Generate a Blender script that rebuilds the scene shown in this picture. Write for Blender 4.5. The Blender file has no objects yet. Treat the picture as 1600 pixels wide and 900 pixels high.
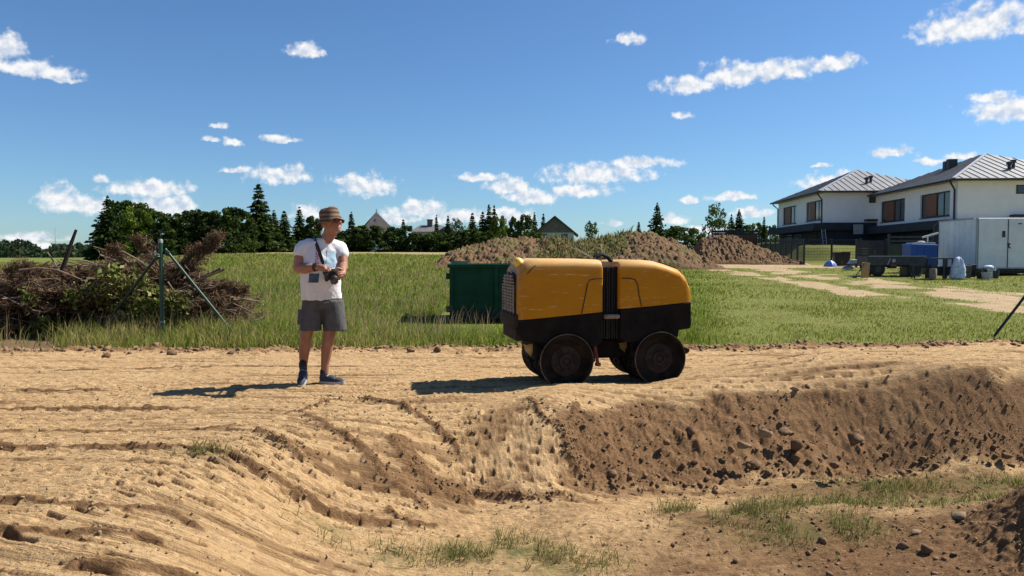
import bpy, bmesh, math, random
import numpy as np
from mathutils import Vector, Matrix

random.seed(7)
RNG = np.random.default_rng(11)
scene = bpy.context.scene
R = math.radians

# ------------------------------------------------------------------ camera
F = 1150.0                      # focal length in pixels of the 1600 px wide photograph
CAM_Z = 1.30
PITCH = math.atan(50 / F)
cam_data = bpy.data.cameras.new('camera_main')
cam_data.sensor_width = 36
cam_data.lens = F / 1600 * 36
cam_data.clip_start = 0.05
cam_data.clip_end = 6000
cam_ob = bpy.data.objects.new('camera_main', cam_data)
scene.collection.objects.link(cam_ob)
cam_ob.location = (0, 0, CAM_Z)
cam_ob.rotation_euler = (R(90) - PITCH, 0, 0)
scene.camera = cam_ob

# ------------------------------------------------------------------ light
SUN_EL, SUN_AZ = R(48), R(71)   # azimuth from +Y towards +X
sun_data = bpy.data.lights.new('sun', 'SUN')
sun_data.energy = 5.0
sun_data.angle = R(0.53)
sun_data.color = (1.0, 0.95, 0.87)
sun = bpy.data.objects.new('sun', sun_data)
scene.collection.objects.link(sun)
sd = Vector((math.sin(SUN_AZ) * math.cos(SUN_EL), math.cos(SUN_AZ) * math.cos(SUN_EL), math.sin(SUN_EL)))
sun.rotation_euler = sd.to_track_quat('Z', 'Y').to_euler()
scene.view_settings.view_transform = 'Standard'
scene.view_settings.look = 'None'
scene.view_settings.gamma = 1
scene.view_settings.use_curve_mapping = False
scene.view_settings.exposure = 0.85
scene.cycles.max_bounces = 6


def ray(px, py):
    u, v = (px - 800) / F, (450 - py) / F
    c, s = math.cos(PITCH), math.sin(PITCH)
    return np.array([u, c + v * s, -s + v * c])


def P(px, py, z=0.0):
    """point at height z seen at pixel px,py of the photograph"""
    d = ray(px, py)
    t = (z - CAM_Z) / d[2]
    return np.array([d[0] * t, d[1] * t, z])


def D(px, py, dist):
    """point at forward distance dist seen at pixel px,py"""
    d = ray(px, py)
    t = dist / d[1]
    return np.array([d[0] * t, dist, CAM_Z + d[2] * t])


# ------------------------------------------------------------------ world: sky with cumulus clouds
world = bpy.data.worlds.new('World')
scene.world = world
world.use_nodes = True
wt = world.node_tree
wt.nodes.clear()


def wn(kind, **kw):
    n = wt.nodes.new(kind)
    for k, v in kw.items():
        setattr(n, k, v)
    return n


def wmath(op, a, b=None, c=None):
    n = wn('ShaderNodeMath', operation=op)
    for i, v in enumerate((a, b, c)):
        if v is None:
            continue
        if isinstance(v, (int, float)):
            n.inputs[i].default_value = v
        else:
            wt.links.new(v, n.inputs[i])
    return n.outputs[0]


sky = wn('ShaderNodeTexSky', sky_type='NISHITA')
sky.sun_disc = False
sky.sun_elevation = SUN_EL
sky.sun_rotation = SUN_AZ
sky.altitude = 150
sky.air_density = 1.0
sky.dust_density = 0.35
sky.ozone_density = 2.2
tint = wn('ShaderNodeMix', data_type='RGBA', blend_type='MULTIPLY')
tint.inputs[0].default_value = 1.0
wt.links.new(sky.outputs[0], tint.inputs[6])
tint.inputs[7].default_value = (0.57, 0.80, 1.03, 1)
tc = wn('ShaderNodeTexCoord')
sep = wn('ShaderNodeSeparateXYZ')
wt.links.new(tc.outputs['Generated'], sep.inputs[0])
az = wmath('ARCTAN2', sep.outputs[0], sep.outputs[1])
el = wmath('ARCSINE', sep.outputs[2])
comb = wn('ShaderNodeCombineXYZ')
wt.links.new(az, comb.inputs[0])
wt.links.new(el, comb.inputs[1])
# domain warp
nz1 = wn('ShaderNodeTexNoise', noise_dimensions='3D')
nz1.inputs['Scale'].default_value = 34
nz1.inputs['Detail'].default_value = 6
nz1.inputs['Roughness'].default_value = 0.62
wt.links.new(comb.outputs[0], nz1.inputs['Vector'])
warp = wn('ShaderNodeVectorMath', operation='MULTIPLY_ADD')
wt.links.new(nz1.outputs['Color'], warp.inputs[0])
warp.inputs[1].default_value = (0.024, 0.020, 0)
warp.inputs[2].default_value = (-0.012, -0.010, 0)
pw = wn('ShaderNodeVectorMath', operation='ADD')
wt.links.new(comb.outputs[0], pw.inputs[0])
wt.links.new(warp.outputs[0], pw.inputs[1])
CLOUDS = [(12, 72, 26, 24), (55, 106, 58, 17), (95, 121, 30, 6), (478, 78, 28, 13), (343, 198, 14, 6), (330, 219, 13, 5),
          (364, 222, 15, 9), (440, 215, 27, 7), (368, 265, 18, 6), (437, 271, 50, 16), (572, 288, 46, 21), (532, 281, 15, 6),
          (155, 279, 16, 7), (235, 291, 60, 15), (92, 308, 34, 24), (150, 321, 62, 15), (255, 318, 48, 20), (45, 369, 50, 11),
          (480, 331, 30, 13), (655, 325, 45, 18), (720, 337, 62, 15), (790, 336, 52, 14), (620, 343, 36, 9),
          (753, 275, 34, 8), (795, 289, 36, 14), (828, 304, 42, 15), (905, 297, 50, 14), (930, 270, 80, 19), (1000, 254, 55, 11),
          (1075, 130, 44, 17), (1148, 114, 58, 23), (1215, 107, 62, 17), (1298, 97, 42, 15), (982, 61, 23, 10), (1068, 181, 15, 7),
          (1525, 34, 78, 31), (1470, 40, 28, 15), (1598, 40, 30, 14), (1585, 165, 60, 26), (1545, 150, 28, 10),
          (1397, 238, 30, 10), (1452, 250, 25, 7), (1500, 242, 26, 9), (1305, 283, 52, 16), (1141, 305, 32, 9), (1075, 312, 13, 8),
          (1285, 258, 14, 4), (1175, 331, 28, 10), (1050, 341, 24, 9), (960, 348, 20, 6), (1110, 358, 40, 9), (20, 385, 60, 10),
          (-160, 210, 90, 30), (-300, 330, 120, 24), (-420, 60, 80, 30), (1790, 260, 90, 26), (1900, 90, 110, 34), (2150, 300, 140, 26),
          (200, -190, 120, 36), (900, -260, 100, 40), (1450, -220, 150, 42)]
dmin = None
for (cx, cy, rx, ry) in CLOUDS:
    d = ray(cx, cy)
    d = d / np.linalg.norm(d)
    a, e = math.atan2(d[0], d[1]), math.asin(d[2])
    n = wn('ShaderNodeVectorMath', operation='MULTIPLY_ADD')
    wt.links.new(pw.outputs[0], n.inputs[0])
    k = 1.32
    ex = rx * k / F * math.cos(a)
    ey = ry * k / F * math.cos(a)
    n.inputs[1].default_value = (1 / ex, 1 / ey, 0)
    n.inputs[2].default_value = (-a / ex, -(e - .22 * ry / F) / ey, 0)
    fl = wn('ShaderNodeVectorMath', operation='MULTIPLY')
    wt.links.new(n.outputs[0], fl.inputs[0])
    fl.inputs[1].default_value = (-1, -1.5, 0)
    mxv = wn('ShaderNodeVectorMath', operation='MAXIMUM')
    wt.links.new(n.outputs[0], mxv.inputs[0])
    wt.links.new(fl.outputs[0], mxv.inputs[1])
    l = wn('ShaderNodeVectorMath', operation='LENGTH')
    wt.links.new(mxv.outputs[0], l.inputs[0])
    dmin = l.outputs['Value'] if dmin is None else wmath('MINIMUM', dmin, l.outputs['Value'])
nz2 = wn('ShaderNodeTexNoise')
nz2.inputs['Scale'].default_value = 62
nz2.inputs['Detail'].default_value = 7
nz2.inputs['Roughness'].default_value = 0.55
wt.links.new(comb.outputs[0], nz2.inputs['Vector'])
off = wn('ShaderNodeVectorMath', operation='ADD')
wt.links.new(comb.outputs[0], off.inputs[0])
off.inputs[1].default_value = (0.002, 0.0075, 0)
nz3 = wn('ShaderNodeTexNoise')
nz3.inputs['Scale'].default_value = 62
nz3.inputs['Detail'].default_value = 4
nz3.inputs['Roughness'].default_value = 0.55
wt.links.new(off.outputs[0], nz3.inputs['Vector'])
field = wmath('ADD', wmath('SUBTRACT', 1.0, dmin), wmath('MULTIPLY', wmath('SUBTRACT', nz2.outputs['Fac'], 0.525), 1.7))
al = wn('ShaderNodeMapRange', interpolation_type='SMOOTHSTEP')
wt.links.new(field, al.inputs['Value'])
al.inputs['From Min'].default_value = 0.0
al.inputs['From Max'].default_value = 0.62
al.inputs['To Max'].default_value = 0.97
relief = wmath('SUBTRACT', nz2.outputs['Fac'], nz3.outputs['Fac'])
sh = wn('ShaderNodeMapRange')
wt.links.new(wmath('SUBTRACT', wmath('MULTIPLY', relief, 3.2), wmath('MULTIPLY', field, 0.20)), sh.inputs['Value'])
sh.inputs['From Min'].default_value = -0.55
sh.inputs['From Max'].default_value = 0.28
ccol = wn('ShaderNodeMix', data_type='RGBA')
wt.links.new(sh.outputs[0], ccol.inputs[0])
ccol.inputs[6].default_value = (0.62, 0.70, 0.82, 1)
ccol.inputs[7].default_value = (0.98, 0.98, 0.98, 1)
bg1 = wn('ShaderNodeBackground')
wt.links.new(tint.outputs[2], bg1.inputs[0])
bg1.inputs[1].default_value = 0.066
bg2 = wn('ShaderNodeBackground')
wt.links.new(ccol.outputs[2], bg2.inputs[0])
bg2.inputs[1].default_value = 0.555
mx = wn('ShaderNodeMixShader')
wt.links.new(al.outputs[0], mx.inputs[0])
wt.links.new(bg1.outputs[0], mx.inputs[1])
wt.links.new(bg2.outputs[0], mx.inputs[2])
wo = wn('ShaderNodeOutputWorld')
wt.links.new(mx.outputs[0], wo.inputs[0])

# ------------------------------------------------------------------ helpers
COL = scene.collection


def link(o, parent=None):
    COL.objects.link(o)
    if parent is not None:
        o.parent = parent
    return o


def tag(o, label=None, cat=None, group=None, kind=None):
    if label: o['label'] = label
    if cat: o['category'] = cat
    if group: o['group'] = group
    if kind: o['kind'] = kind
    return o


def thing(name, label, cat, loc=(0, 0, 0), rotz=0.0, group=None):
    o = bpy.data.objects.new(name, None)
    o.empty_display_size = 0.2
    o.location = loc
    o.rotation_euler = (0, 0, rotz)
    link(o)
    return tag(o, label, cat, group)


def mesh_np(name, verts, faces, smooth=False, attrs=None):
    """faces: (M,3) or (M,4) int array, or a list of polygons"""
    me = bpy.data.meshes.new(name)
    verts = np.asarray(verts, dtype=np.float32)
    if isinstance(faces, np.ndarray):
        m, k = faces.shape
        me.vertices.add(len(verts))
        me.vertices.foreach_set('co', verts.ravel())
        me.loops.add(m * k)
        me.loops.foreach_set('vertex_index', faces.astype(np.int32).ravel())
        me.polygons.add(m)
        me.polygons.foreach_set('loop_start', np.arange(0, m * k, k, dtype=np.int32))
        if smooth:
            me.polygons.foreach_set('use_smooth', np.ones(m, dtype=bool))
        me.update(calc_edges=True)
    else:
        me.from_pydata([tuple(v) for v in verts], [], faces)
        if smooth:
            me.polygons.foreach_set('use_smooth', np.ones(len(me.polygons), dtype=bool))
        me.update()
    for an, av in (attrs or {}).items():
        av = np.asarray(av, dtype=np.float32)
        if av.ndim == 1:
            at = me.attributes.new(an, 'FLOAT', 'POINT')
            at.data.foreach_set('value', av)
        else:
            at = me.attributes.new(an, 'FLOAT_COLOR', 'POINT')
            c = np.ones((len(av), 4), dtype=np.float32)
            c[:, :3] = av
            at.data.foreach_set('color', c.ravel())
    return me


def obj(name, me, mat=None, parent=None, loc=None, rot=None):
    o = bpy.data.objects.new(name, me)
    if mat is not None and len(me.materials) == 0:
        me.materials.append(mat)
    if loc is not None: o.location = loc
    if rot is not None: o.rotation_euler = rot
    return link(o, parent)


class MB:
    """collects boxes, tubes, prisms into one mesh"""
    def __init__(self):
        self.v, self.f = [], []

    def add(self, vs, fs):
        b = len(self.v)
        self.v += [tuple(map(float, p)) for p in vs]
        self.f += [tuple(i + b for i in f) for f in fs]
        return self

    def box(self, x0, y0, z0, x1, y1, z1, M=None):
        vs = [(x0, y0, z0), (x1, y0, z0), (x1, y1, z0), (x0, y1, z0), (x0, y0, z1), (x1, y0, z1), (x1, y1, z1), (x0, y1, z1)]
        if M is not None:
            vs = [tuple(M @ Vector(p)) for p in vs]
        return self.add(vs, [(3, 2, 1, 0), (4, 5, 6, 7), (0, 1, 5, 4), (1, 2, 6, 5), (2, 3, 7, 6), (3, 0, 4, 7)])

    def beam(self, p0, p1, w, h, up=(0, 0, 1)):
        p0, p1 = Vector(p0), Vector(p1)
        d = (p1 - p0)
        L = d.length
        d.normalize()
        u = Vector(up)
        s = d.cross(u)
        if s.length < 1e-4:
            s = d.cross(Vector((1, 0, 0)))
        s.normalize()
        t = s.cross(d)
        vs = []
        for a in (0, L):
            for (i, j) in ((-1, -1), (1, -1), (1, 1), (-1, 1)):
                vs.append(p0 + d * a + s * (i * w / 2) + t * (j * h / 2))
        return self.add(vs, [(0, 1, 2, 3), (7, 6, 5, 4), (0, 4, 5, 1), (1, 5, 6, 2), (2, 6, 7, 3), (3, 7, 4, 0)])

    def tube(self, pts, r, n=8, cap=True):
        pts = [Vector(p) for p in pts]
        rs = r if isinstance(r, (list, tuple)) else [r] * len(pts)
        vs, fs = [], []
        for i, p in enumerate(pts):
            d = (pts[min(i + 1, len(pts) - 1)] - pts[max(i - 1, 0)])
            d.normalize()
            a = Vector((0, 0, 1)) if abs(d.z) < 0.9 else Vector((1, 0, 0))
            s = d.cross(a); s.normalize()
            t = s.cross(d)
            for k in range(n):
                an = 2 * math.pi * k / n
                vs.append(p + (s * math.cos(an) + t * math.sin(an)) * rs[i])
        for i in range(len(pts) - 1):
            for k in range(n):
                k2 = (k + 1) % n
                fs.append((i * n + k, i * n + k2, (i + 1) * n + k2, (i + 1) * n + k))
        if cap:
            fs.append(tuple(range(n - 1, -1, -1)))
            fs.append(tuple((len(pts) - 1) * n + k for k in range(n)))
        return self.add(vs, fs)

    def prism(self, poly, axis, a0, a1):
        """poly: 2-D outline; axis 'x','y','z' is the extrusion axis"""
        n = len(poly)

        def put(p, a):
            if axis == 'x': return (a, p[0], p[1])
            if axis == 'y': return (p[0], a, p[1])
            return (p[0], p[1], a)
        vs = [put(p, a0) for p in poly] + [put(p, a1) for p in poly]
        fs = [tuple(range(n)), tuple(range(2 * n - 1, n - 1, -1))]
        for i in range(n):
            j = (i + 1) % n
            fs.append((i, i + n, j + n, j))
        return self.add(vs, fs)

    def lathe(self, prof, c, axis='z', n=24, cap=True):
        """prof: list of (radius, along)"""
        vs, fs = [], []
        for (r, a) in prof:
            for k in range(n):
                an = 2 * math.pi * k / n
                x, y = r * math.cos(an), r * math.sin(an)
                if axis == 'z': vs.append((c[0] + x, c[1] + y, c[2] + a))
                elif axis == 'y': vs.append((c[0] + x, c[1] + a, c[2] + y))
                else: vs.append((c[0] + a, c[1] + x, c[2] + y))
        m = len(prof)
        for i in range(m - 1):
            for k in range(n):
                k2 = (k + 1) % n
                fs.append((i * n + k, i * n + k2, (i + 1) * n + k2, (i + 1) * n + k))
        if cap:
            fs.append(tuple(range(n)))
            fs.append(tuple((m - 1) * n + k for k in range(n)))
        return self.add(vs, fs)

    def mesh(self, name, smooth=False):
        me = bpy.data.meshes.new(name)
        me.from_pydata(self.v, [], self.f)
        bm = bmesh.new(); bm.from_mesh(me)
        bmesh.ops.recalc_face_normals(bm, faces=bm.faces)
        bm.to_mesh(me); bm.free()
        if smooth:
            me.polygons.foreach_set('use_smooth', np.ones(len(me.polygons), dtype=bool))
            try: me.set_sharp_from_angle(angle=R(38))
            except Exception: pass
        me.update()
        return me

    def build(self, name, mat, parent=None, smooth=False, bevel=0.0, loc=None, rot=None, seg=2):
        o = obj(name, self.mesh(name, smooth), mat, parent, loc, rot)
        if bevel:
            b = o.modifiers.new('bevel', 'BEVEL')
            b.width = bevel; b.segments = seg; b.limit_method = 'ANGLE'; b.angle_limit = R(35)
        return o


def copy_tree(o, parent=None):
    c = o.copy()
    COL.objects.link(c)
    if parent is not None: c.parent = parent
    for ch in list(o.children): copy_tree(ch, c)
    return c


# ------------------------------------------------------------------ noise
def _hash(ix, iy, seed):
    h = (ix.astype(np.int64) * 374761393 + iy.astype(np.int64) * 668265263 + seed * 1442695041) & 0x7fffffff
    h = ((h ^ (h >> 13)) * 1274126177) & 0x7fffffff
    return ((h ^ (h >> 16)) & 0xffff) / 65535.0


def vnoise(x, y, seed=0):
    ix, iy = np.floor(x), np.floor(y)
    fx, fy = x - ix, y - iy
    fx = fx * fx * fx * (fx * (fx * 6 - 15) + 10)
    fy = fy * fy * fy * (fy * (fy * 6 - 15) + 10)
    a, b = _hash(ix, iy, seed), _hash(ix + 1, iy, seed)
    c, d = _hash(ix, iy + 1, seed), _hash(ix + 1, iy + 1, seed)
    return (a * (1 - fx) + b * fx) * (1 - fy) + (c * (1 - fx) + d * fx) * fy


def fbm(x, y, seed=0, octv=4, rough=0.5):
    s, amp, tot = 0, 1.0, 0
    for o in range(octv):
        s = s + amp * (vnoise(x * 2 ** o + 17.3 * o, y * 2 ** o - 9.1 * o, seed + o) - 0.5)
        tot += amp
        amp *= rough
    return s / tot * 2          # about -1..1


def worley(x, y, seed=0):
    """distance to the nearest feature point, and a random value of that cell"""
    ix, iy = np.floor(x), np.floor(y)
    best = np.full(np.shape(x), 9.0)
    val = np.zeros(np.shape(x))
    for dx in (-1, 0, 1):
        for dy in (-1, 0, 1):
            jx, jy = ix + dx, iy + dy
            px = jx + _hash(jx, jy, seed)
            py = jy + _hash(jx, jy, seed + 77)
            d = np.hypot(px - x, py - y)
            m = d < best
            best = np.where(m, d, best)
            val = np.where(m, _hash(jx, jy, seed + 155), val)
    return best, val


def sstep(a, b, x):
    t = np.clip((x - a) / (b - a), 0, 1)
    return t * t * (3 - 2 * t)


# ------------------------------------------------------------------ materials
class NT:
    def __init__(self, name):
        self.m = bpy.data.materials.new(name)
        self.m.use_nodes = True
        self.t = self.m.node_tree
        self.b = self.t.nodes['Principled BSDF']

    def n(self, kind, **kw):
        n = self.t.nodes.new(kind)
        for k, v in kw.items(): setattr(n, k, v)
        return n

    def l(self, a, b): self.t.links.new(a, b)

    def noise(self, scale, detail=4, rough=0.55, vec=None, stretch=None):
        n = self.n('ShaderNodeTexNoise')
        n.inputs['Scale'].default_value = scale
        n.inputs['Detail'].default_value = detail
        n.inputs['Roughness'].default_value = rough
        tc = self.n('ShaderNodeTexCoord')
        v = tc.outputs['Object'] if vec is None else vec
        if stretch:
            mp = self.n('ShaderNodeMapping')
            mp.inputs['Scale'].default_value = stretch
            self.l(v, mp.inputs[0])
            v = mp.outputs[0]
        self.l(v, n.inputs['Vector'])
        return n.outputs['Fac']

    def ramp(self, fac, stops):
        r = self.n('ShaderNodeValToRGB')
        e = r.color_ramp.elements
        while len(e) < len(stops): e.new(0.5)
        for i, (p, c) in enumerate(stops):
            e[i].position = p
            e[i].color = (c[0], c[1], c[2], 1) if not isinstance(c, (int, float)) else (c, c, c, 1)
        self.l(fac, r.inputs[0])
        return r.outputs[0]

    def mix(self, fac, a, b, blend='MIX'):
        m = self.n('ShaderNodeMix', data_type='RGBA', blend_type=blend)
        for i, v in ((0, fac), (6, a), (7, b)):
            if isinstance(v, (int, float)): m.inputs[i].default_value = v
            elif isinstance(v, tuple): m.inputs[i].default_value = (v[0], v[1], v[2], 1)
            else: self.l(v, m.inputs[i])
        return m.outputs[2]

    def math(self, op, a, b=0.0):
        m = self.n('ShaderNodeMath', operation=op)
        for i, v in ((0, a), (1, b)):
            if isinstance(v, (int, float)): m.inputs[i].default_value = v
            else: self.l(v, m.inputs[i])
        return m.outputs[0]

    def attr(self, name):
        a = self.n('ShaderNodeAttribute')
        a.attribute_name = name
        return a

    def color(self, c):
        if isinstance(c, tuple): self.b.inputs['Base Color'].default_value = (c[0], c[1], c[2], 1)
        else: self.l(c, self.b.inputs['Base Color'])
        return self

    def bump(self, h, strength=0.3, dist=0.01):
        b = self.n('ShaderNodeBump')
        b.inputs['Strength'].default_value = strength
        b.inputs['Distance'].default_value = dist
        self.l(h, b.inputs['Height'])
        self.l(b.outputs[0], self.b.inputs['Normal'])
        return self

    def set(self, rough=None, metal=None, spec=None):
        if rough is not None:
            if isinstance(rough, (int, float)): self.b.inputs['Roughness'].default_value = rough
            else: self.l(rough, self.b.inputs['Roughness'])
        if metal is not None: self.b.inputs['Metallic'].default_value = metal
        if spec is not None: self.b.inputs['Specular IOR Level'].default_value = spec
        return self


def simple(name, c, rough=0.6, var=0.25, scale=8, metal=0.0, bump=0.0, spec=0.4):
    t = NT(name)
    f = t.noise(scale, 5, 0.6)
    lo = tuple(x * (1 - var) for x in c)
    hi = tuple(min(1, x * (1 + var)) for x in c)
    t.color(t.ramp(f, [(0.3, lo), (0.7, hi)])).set(rough, metal, spec)
    if bump: t.bump(t.noise(scale * 6, 3), 0.4, bump)
    return t.m


def leafmat(name, trans=0.25):
    t = NT(name)
    a = t.attr('col')
    t.color(a.outputs['Color']).set(0.7, 0, 0.08)
    tr = t.n('ShaderNodeBsdfTranslucent')
    t.l(a.outputs['Color'], tr.inputs[0])
    mxs = t.n('ShaderNodeMixShader')
    mxs.inputs[0].default_value = trans
    t.l(t.b.outputs[0], mxs.inputs[1])
    t.l(tr.outputs[0], mxs.inputs[2])
    t.l(mxs.outputs[0], t.t.nodes['Material Output'].inputs[0])
    return t.m


M_leaf = leafmat('leaf', 0.28)
M_grass = leafmat('grass_blade', 0.48)
M_bark = simple('bark', (0.09, 0.065, 0.045), 0.9, 0.4, 14, bump=0.01)
M_twig = simple('dry_twig', (0.17, 0.12, 0.08), 0.9, 0.5, 9)

# ------------------------------------------------------------------ terrain heights
CTRL = [  # photo x, photo y, height
    (-300, 560, 0), (0, 556, 0), (300, 556, 0), (600, 556, 0), (900, 556, 0), (1200, 552, 0), (1500, 548, .02), (1800, 545, .02),
    (-200, 610, 0), (200, 612, 0), (500, 602, 0), (800, 602, 0), (1000, 598, 0), (-300, 700, 0), (0, 660, 0), (200, 655, 0), (0, 720, 0),
    (180, 715, 0), (-250, 850, 0), (0, 800, .0), (100, 805, -.01), (0, 900, 0.01), (-100, 980, 0), (300, 690, .0), (400, 674, .01), (500, 645, 0), (600, 622, 0),
    (700, 622, 0), (800, 622, 0), (865, 632, .01),
    (1000, 614, .01), (1100, 607, .03), (1200, 602, .05), (1300, 597, .08), (1450, 588, .14), (1555, 578, .21), (1700, 576, .2),
    (1300, 570, 0.0), (1500, 566, 0.04), (1150, 575, 0), (1700, 560, .03),
    (910, 748, -.5), (1050, 745, -.55), (1180, 735, -.55), (1300, 728, -.55), (1400, 722, -.55), (1600, 722, -.55), (1750, 722, -.55),
    (885, 690, -.24), (1000, 680, -.27), (1200, 668, -.26), (1400, 655, -.22), (1600, 650, -.2),
    (890, 775, -.53), (750, 772, -.53), (660, 790, -.49), (640, 818, -.5),
    (700, 690, -.22), (800, 700, -.27), (600, 715, -.2), (560, 760, -.33), (640, 760, -.38), (500, 800, -.36), (480, 720, -.12),
    (360, 735, -.05), (430, 765, -.18), (340, 800, -.12), (430, 830, -.28), (400, 890, -.24), (520, 870, -.42), (250, 850, -.05), (250, 950, -.06), (300, 1100, -.15),
    (700, 850, -.54), (700, 950, -.55), (900, 830, -.55), (900, 930, -.56), (1100, 800, -.55), (1300, 790, -.53), (1500, 790, -.52), (1300, 900, -.55),
    (1600, 780, -.52), (600, 960, -.52), (1100, 950, -.56), (900, 1200, -.56), (1500, 1000, -.5), (1900, 800, -.5), (600, 1200, -.4)]
_cp = np.array([P(a, b, c) for a, b, c in CTRL])


def _tps_fit(p, lam=0.004):
    n = len(p)
    d = np.hypot(p[:, None, 0] - p[None, :, 0], p[:, None, 1] - p[None, :, 1])
    K = np.where(d > 0, d * d * np.log(np.maximum(d, 1e-9)), 0) + lam * np.eye(n)
    Q = np.c_[np.ones(n), p[:, :2]]
    A = np.block([[K, Q], [Q.T, np.zeros((3, 3))]])
    return np.linalg.solve(A, np.r_[p[:, 2], 0, 0, 0])


_w = _tps_fit(_cp)
_gx = np.arange(-12, 12.01, 0.1)
_gy = np.arange(1.0, 12.01, 0.1)
_GX, _GY = np.meshgrid(_gx, _gy)
_z = _w[-3] + _w[-2] * _GX + _w[-1] * _GY
for _i in range(len(_cp)):
    _d2 = (_GX - _cp[_i, 0]) ** 2 + (_GY - _cp[_i, 1]) ** 2
    _z += _w[_i] * 0.5 * _d2 * np.log(np.maximum(_d2, 1e-12))
_z = np.clip(_z, -.62, .26)
# far behind the dirt the ground is level
_z *= 1 - sstep(9.4, 10.2, _GY)
GRID = _z


def bilinear(G, x, y):
    fx = np.clip((x - _gx[0]) / 0.1, 0, len(_gx) - 1.001)
    fy = np.clip((y - _gy[0]) / 0.1, 0, len(_gy) - 1.001)
    ix, iy = fx.astype(int), fy.astype(int)
    fx, fy = fx - ix, fy - iy
    return (G[iy, ix] * (1 - fx) + G[iy, ix + 1] * fx) * (1 - fy) + (G[iy + 1, ix] * (1 - fx) + G[iy + 1, ix + 1] * fx) * fy


def edge_y(x):
    """where the bare earth ends and the meadow begins"""
    return 10.25 + 0.035 * x + 0.22 * fbm(x * 0.9, x * 0 + 3.1, 5, 3) + 0.35 * sstep(2, 7, x)


def far_z(x, y):
    s = np.where(y > 1, x / np.maximum(y, 1), 0)
    r = 0.0265 * np.clip(y - 18, 0, 200)
    r = np.where(r > 1.7, 1.7 + 0.25 * (1 - np.exp(-(r - 1.7))), r)
    left = sstep(-0.38, -0.62, s)
    return r * (1 - 0.62 * left)


def base_z(x, y):
    x, y = np.asarray(x, float), np.asarray(y, float)
    near = bilinear(GRID, x, y)
    z = near * sstep(12.0, 9.0, np.abs(x)) * sstep(11.5, 10.6, y)
    # spoil heap just outside the right-hand edge, whose shade reaches into the corner
    h = .76 * np.exp(-(((x - 3.62) / 0.62) ** 2) ** 1.3 - ((y - 4.0) / 0.66) ** 2)
    return z + h + far_z(x, y)


# ------------------------------------------------------------------ ruts and pad prints of the roller
def px_line(pts, z):
    return np.array([P(a, b, z if not isinstance(z, (list, tuple)) else z[i])[:2] for i, (a, b) in enumerate(pts)])


def dense(poly, n=60):
    """smooth resampling of a polyline"""
    poly = np.asarray(poly)
    t = np.r_[0, np.cumsum(np.hypot(*np.diff(poly, axis=0).T))]
    tt = np.linspace(0, t[-1], n)
    q = np.c_[np.interp(tt, t, poly[:, 0]), np.interp(tt, t, poly[:, 1])]
    for _ in range(4):
        q[1:-1] = (q[:-2] + 2 * q[1:-1] + q[2:]) / 4
    return q


def st_coords(poly, x, y):
    """arc length and signed distance to the nearest point of a polyline"""
    best = np.full(x.shape, 1e9); S = np.zeros(x.shape); T = np.zeros(x.shape)
    acc = 0
    for i in range(len(poly) - 1):
        a, b = poly[i], poly[i + 1]
        d = b - a; L = math.hypot(*d); d = d / L
        u = (x - a[0]) * d[0] + (y - a[1]) * d[1]
        lo = -1e9 if i == 0 else 0
        hi = 1e9 if i == len(poly) - 2 else L
        uc = np.clip(u, lo, hi)
        ex, ey = x - a[0] - uc * d[0], y - a[1] - uc * d[1]
        dd = ex * ex + ey * ey
        m = dd < best
        best = np.where(m, dd, best)
        S = np.where(m, acc + uc, S)
        T = np.where(m, np.sign(d[0] * (y - a[1]) - d[1] * (x - a[0])) * np.sqrt(dd), T)
        acc += L
    return S, T


MASTER = dense(px_line([(-260, 702), (0, 703), (150, 701), (275, 700), (345, 712), (395, 738), (440, 765), (480, 785), (530, 800)],
                       [0, 0, 0, 0, -.03, -.1, -.2, -.3, -.38]))
RIDGES = [  # photo polyline, heights, width, height of the loose ridge
    ([(-100, 704), (150, 703), (280, 701), (345, 712), (400, 740), (455, 772), (500, 796), (570, 806), (650, 815)], [0, 0, 0, -.02, -.1, -.25, -.34, -.42, -.47], .055, .05),
    ([(470, 650), (520, 672), (560, 702), (600, 742), (650, 775), (675, 787)], [0, -.04, -.15, -.3, -.42, -.47], .06, .05),
    ([(610, 672), (645, 700), (685, 735), (740, 764)], [-.08, -.16, -.3, -.48], .17, .055),
    ([(560, 622), (620, 628), (655, 640), (690, 662), (720, 690)], [0, 0, -.02, -.1, -.2], .05, .035),
    ([(395, 676), (420, 686), (455, 706), (480, 715)], [0, -.02, -.07, -.1], .05, .05),
    ([(735, 764), (790, 772), (850, 776), (890, 772)], [-.5, -.52, -.52, -.52], .04, .05),
    ([(825, 625), (850, 640), (885, 640), (905, 628)], [0, 0, 0, 0], .05, .03),
    ([(875, 640), (893, 690), (915, 745)], [0, -.22, -.48], .07, .05),
    ([(-60, 642), (60, 641), (200, 640), (330, 639)], 0, .035, .03),
    ([(-60, 672), (120, 675), (250, 672), (400, 668)], 0, .035, .022),
    ([(-60, 608), (100, 611), (190, 610)], 0, .03, .02),
    ([(60, 580), (200, 576), (420, 570)], 0, .03, .02),
    ([(540, 620), (480, 640), (440, 650)], 0, .03, .02),
    ([(-100, 786), (40, 786), (120, 788), (260, 786), (330, 800)], 0, .045, .035),
    ([(-100, 836), (60, 832), (130, 832), (270, 832)], 0, .05, .04),
    ([(100, 888), (220, 878), (300, 888), (400, 900)], [0, 0, -.05, -.1], .06, .04),
    ([(1120, 590), (1250, 588), (1330, 580), (1420, 577)], 0, .03, .025),
    ([(1000, 566), (1200, 575), (1400, 563), (1600, 560)], 0, .04, .015),
    ([(600, 805), (640, 822), (690, 814)], -.5, .04, .05),
]
RIDGE_XY = [dense(px_line(p, z), 34) for p, z, w, h in RIDGES]
BANK = [(868, 640), (905, 632), (1000, 618), (1100, 612), (1200, 604), (1300, 599), (1450, 590), (1555, 580), (1700, 576)]
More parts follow.
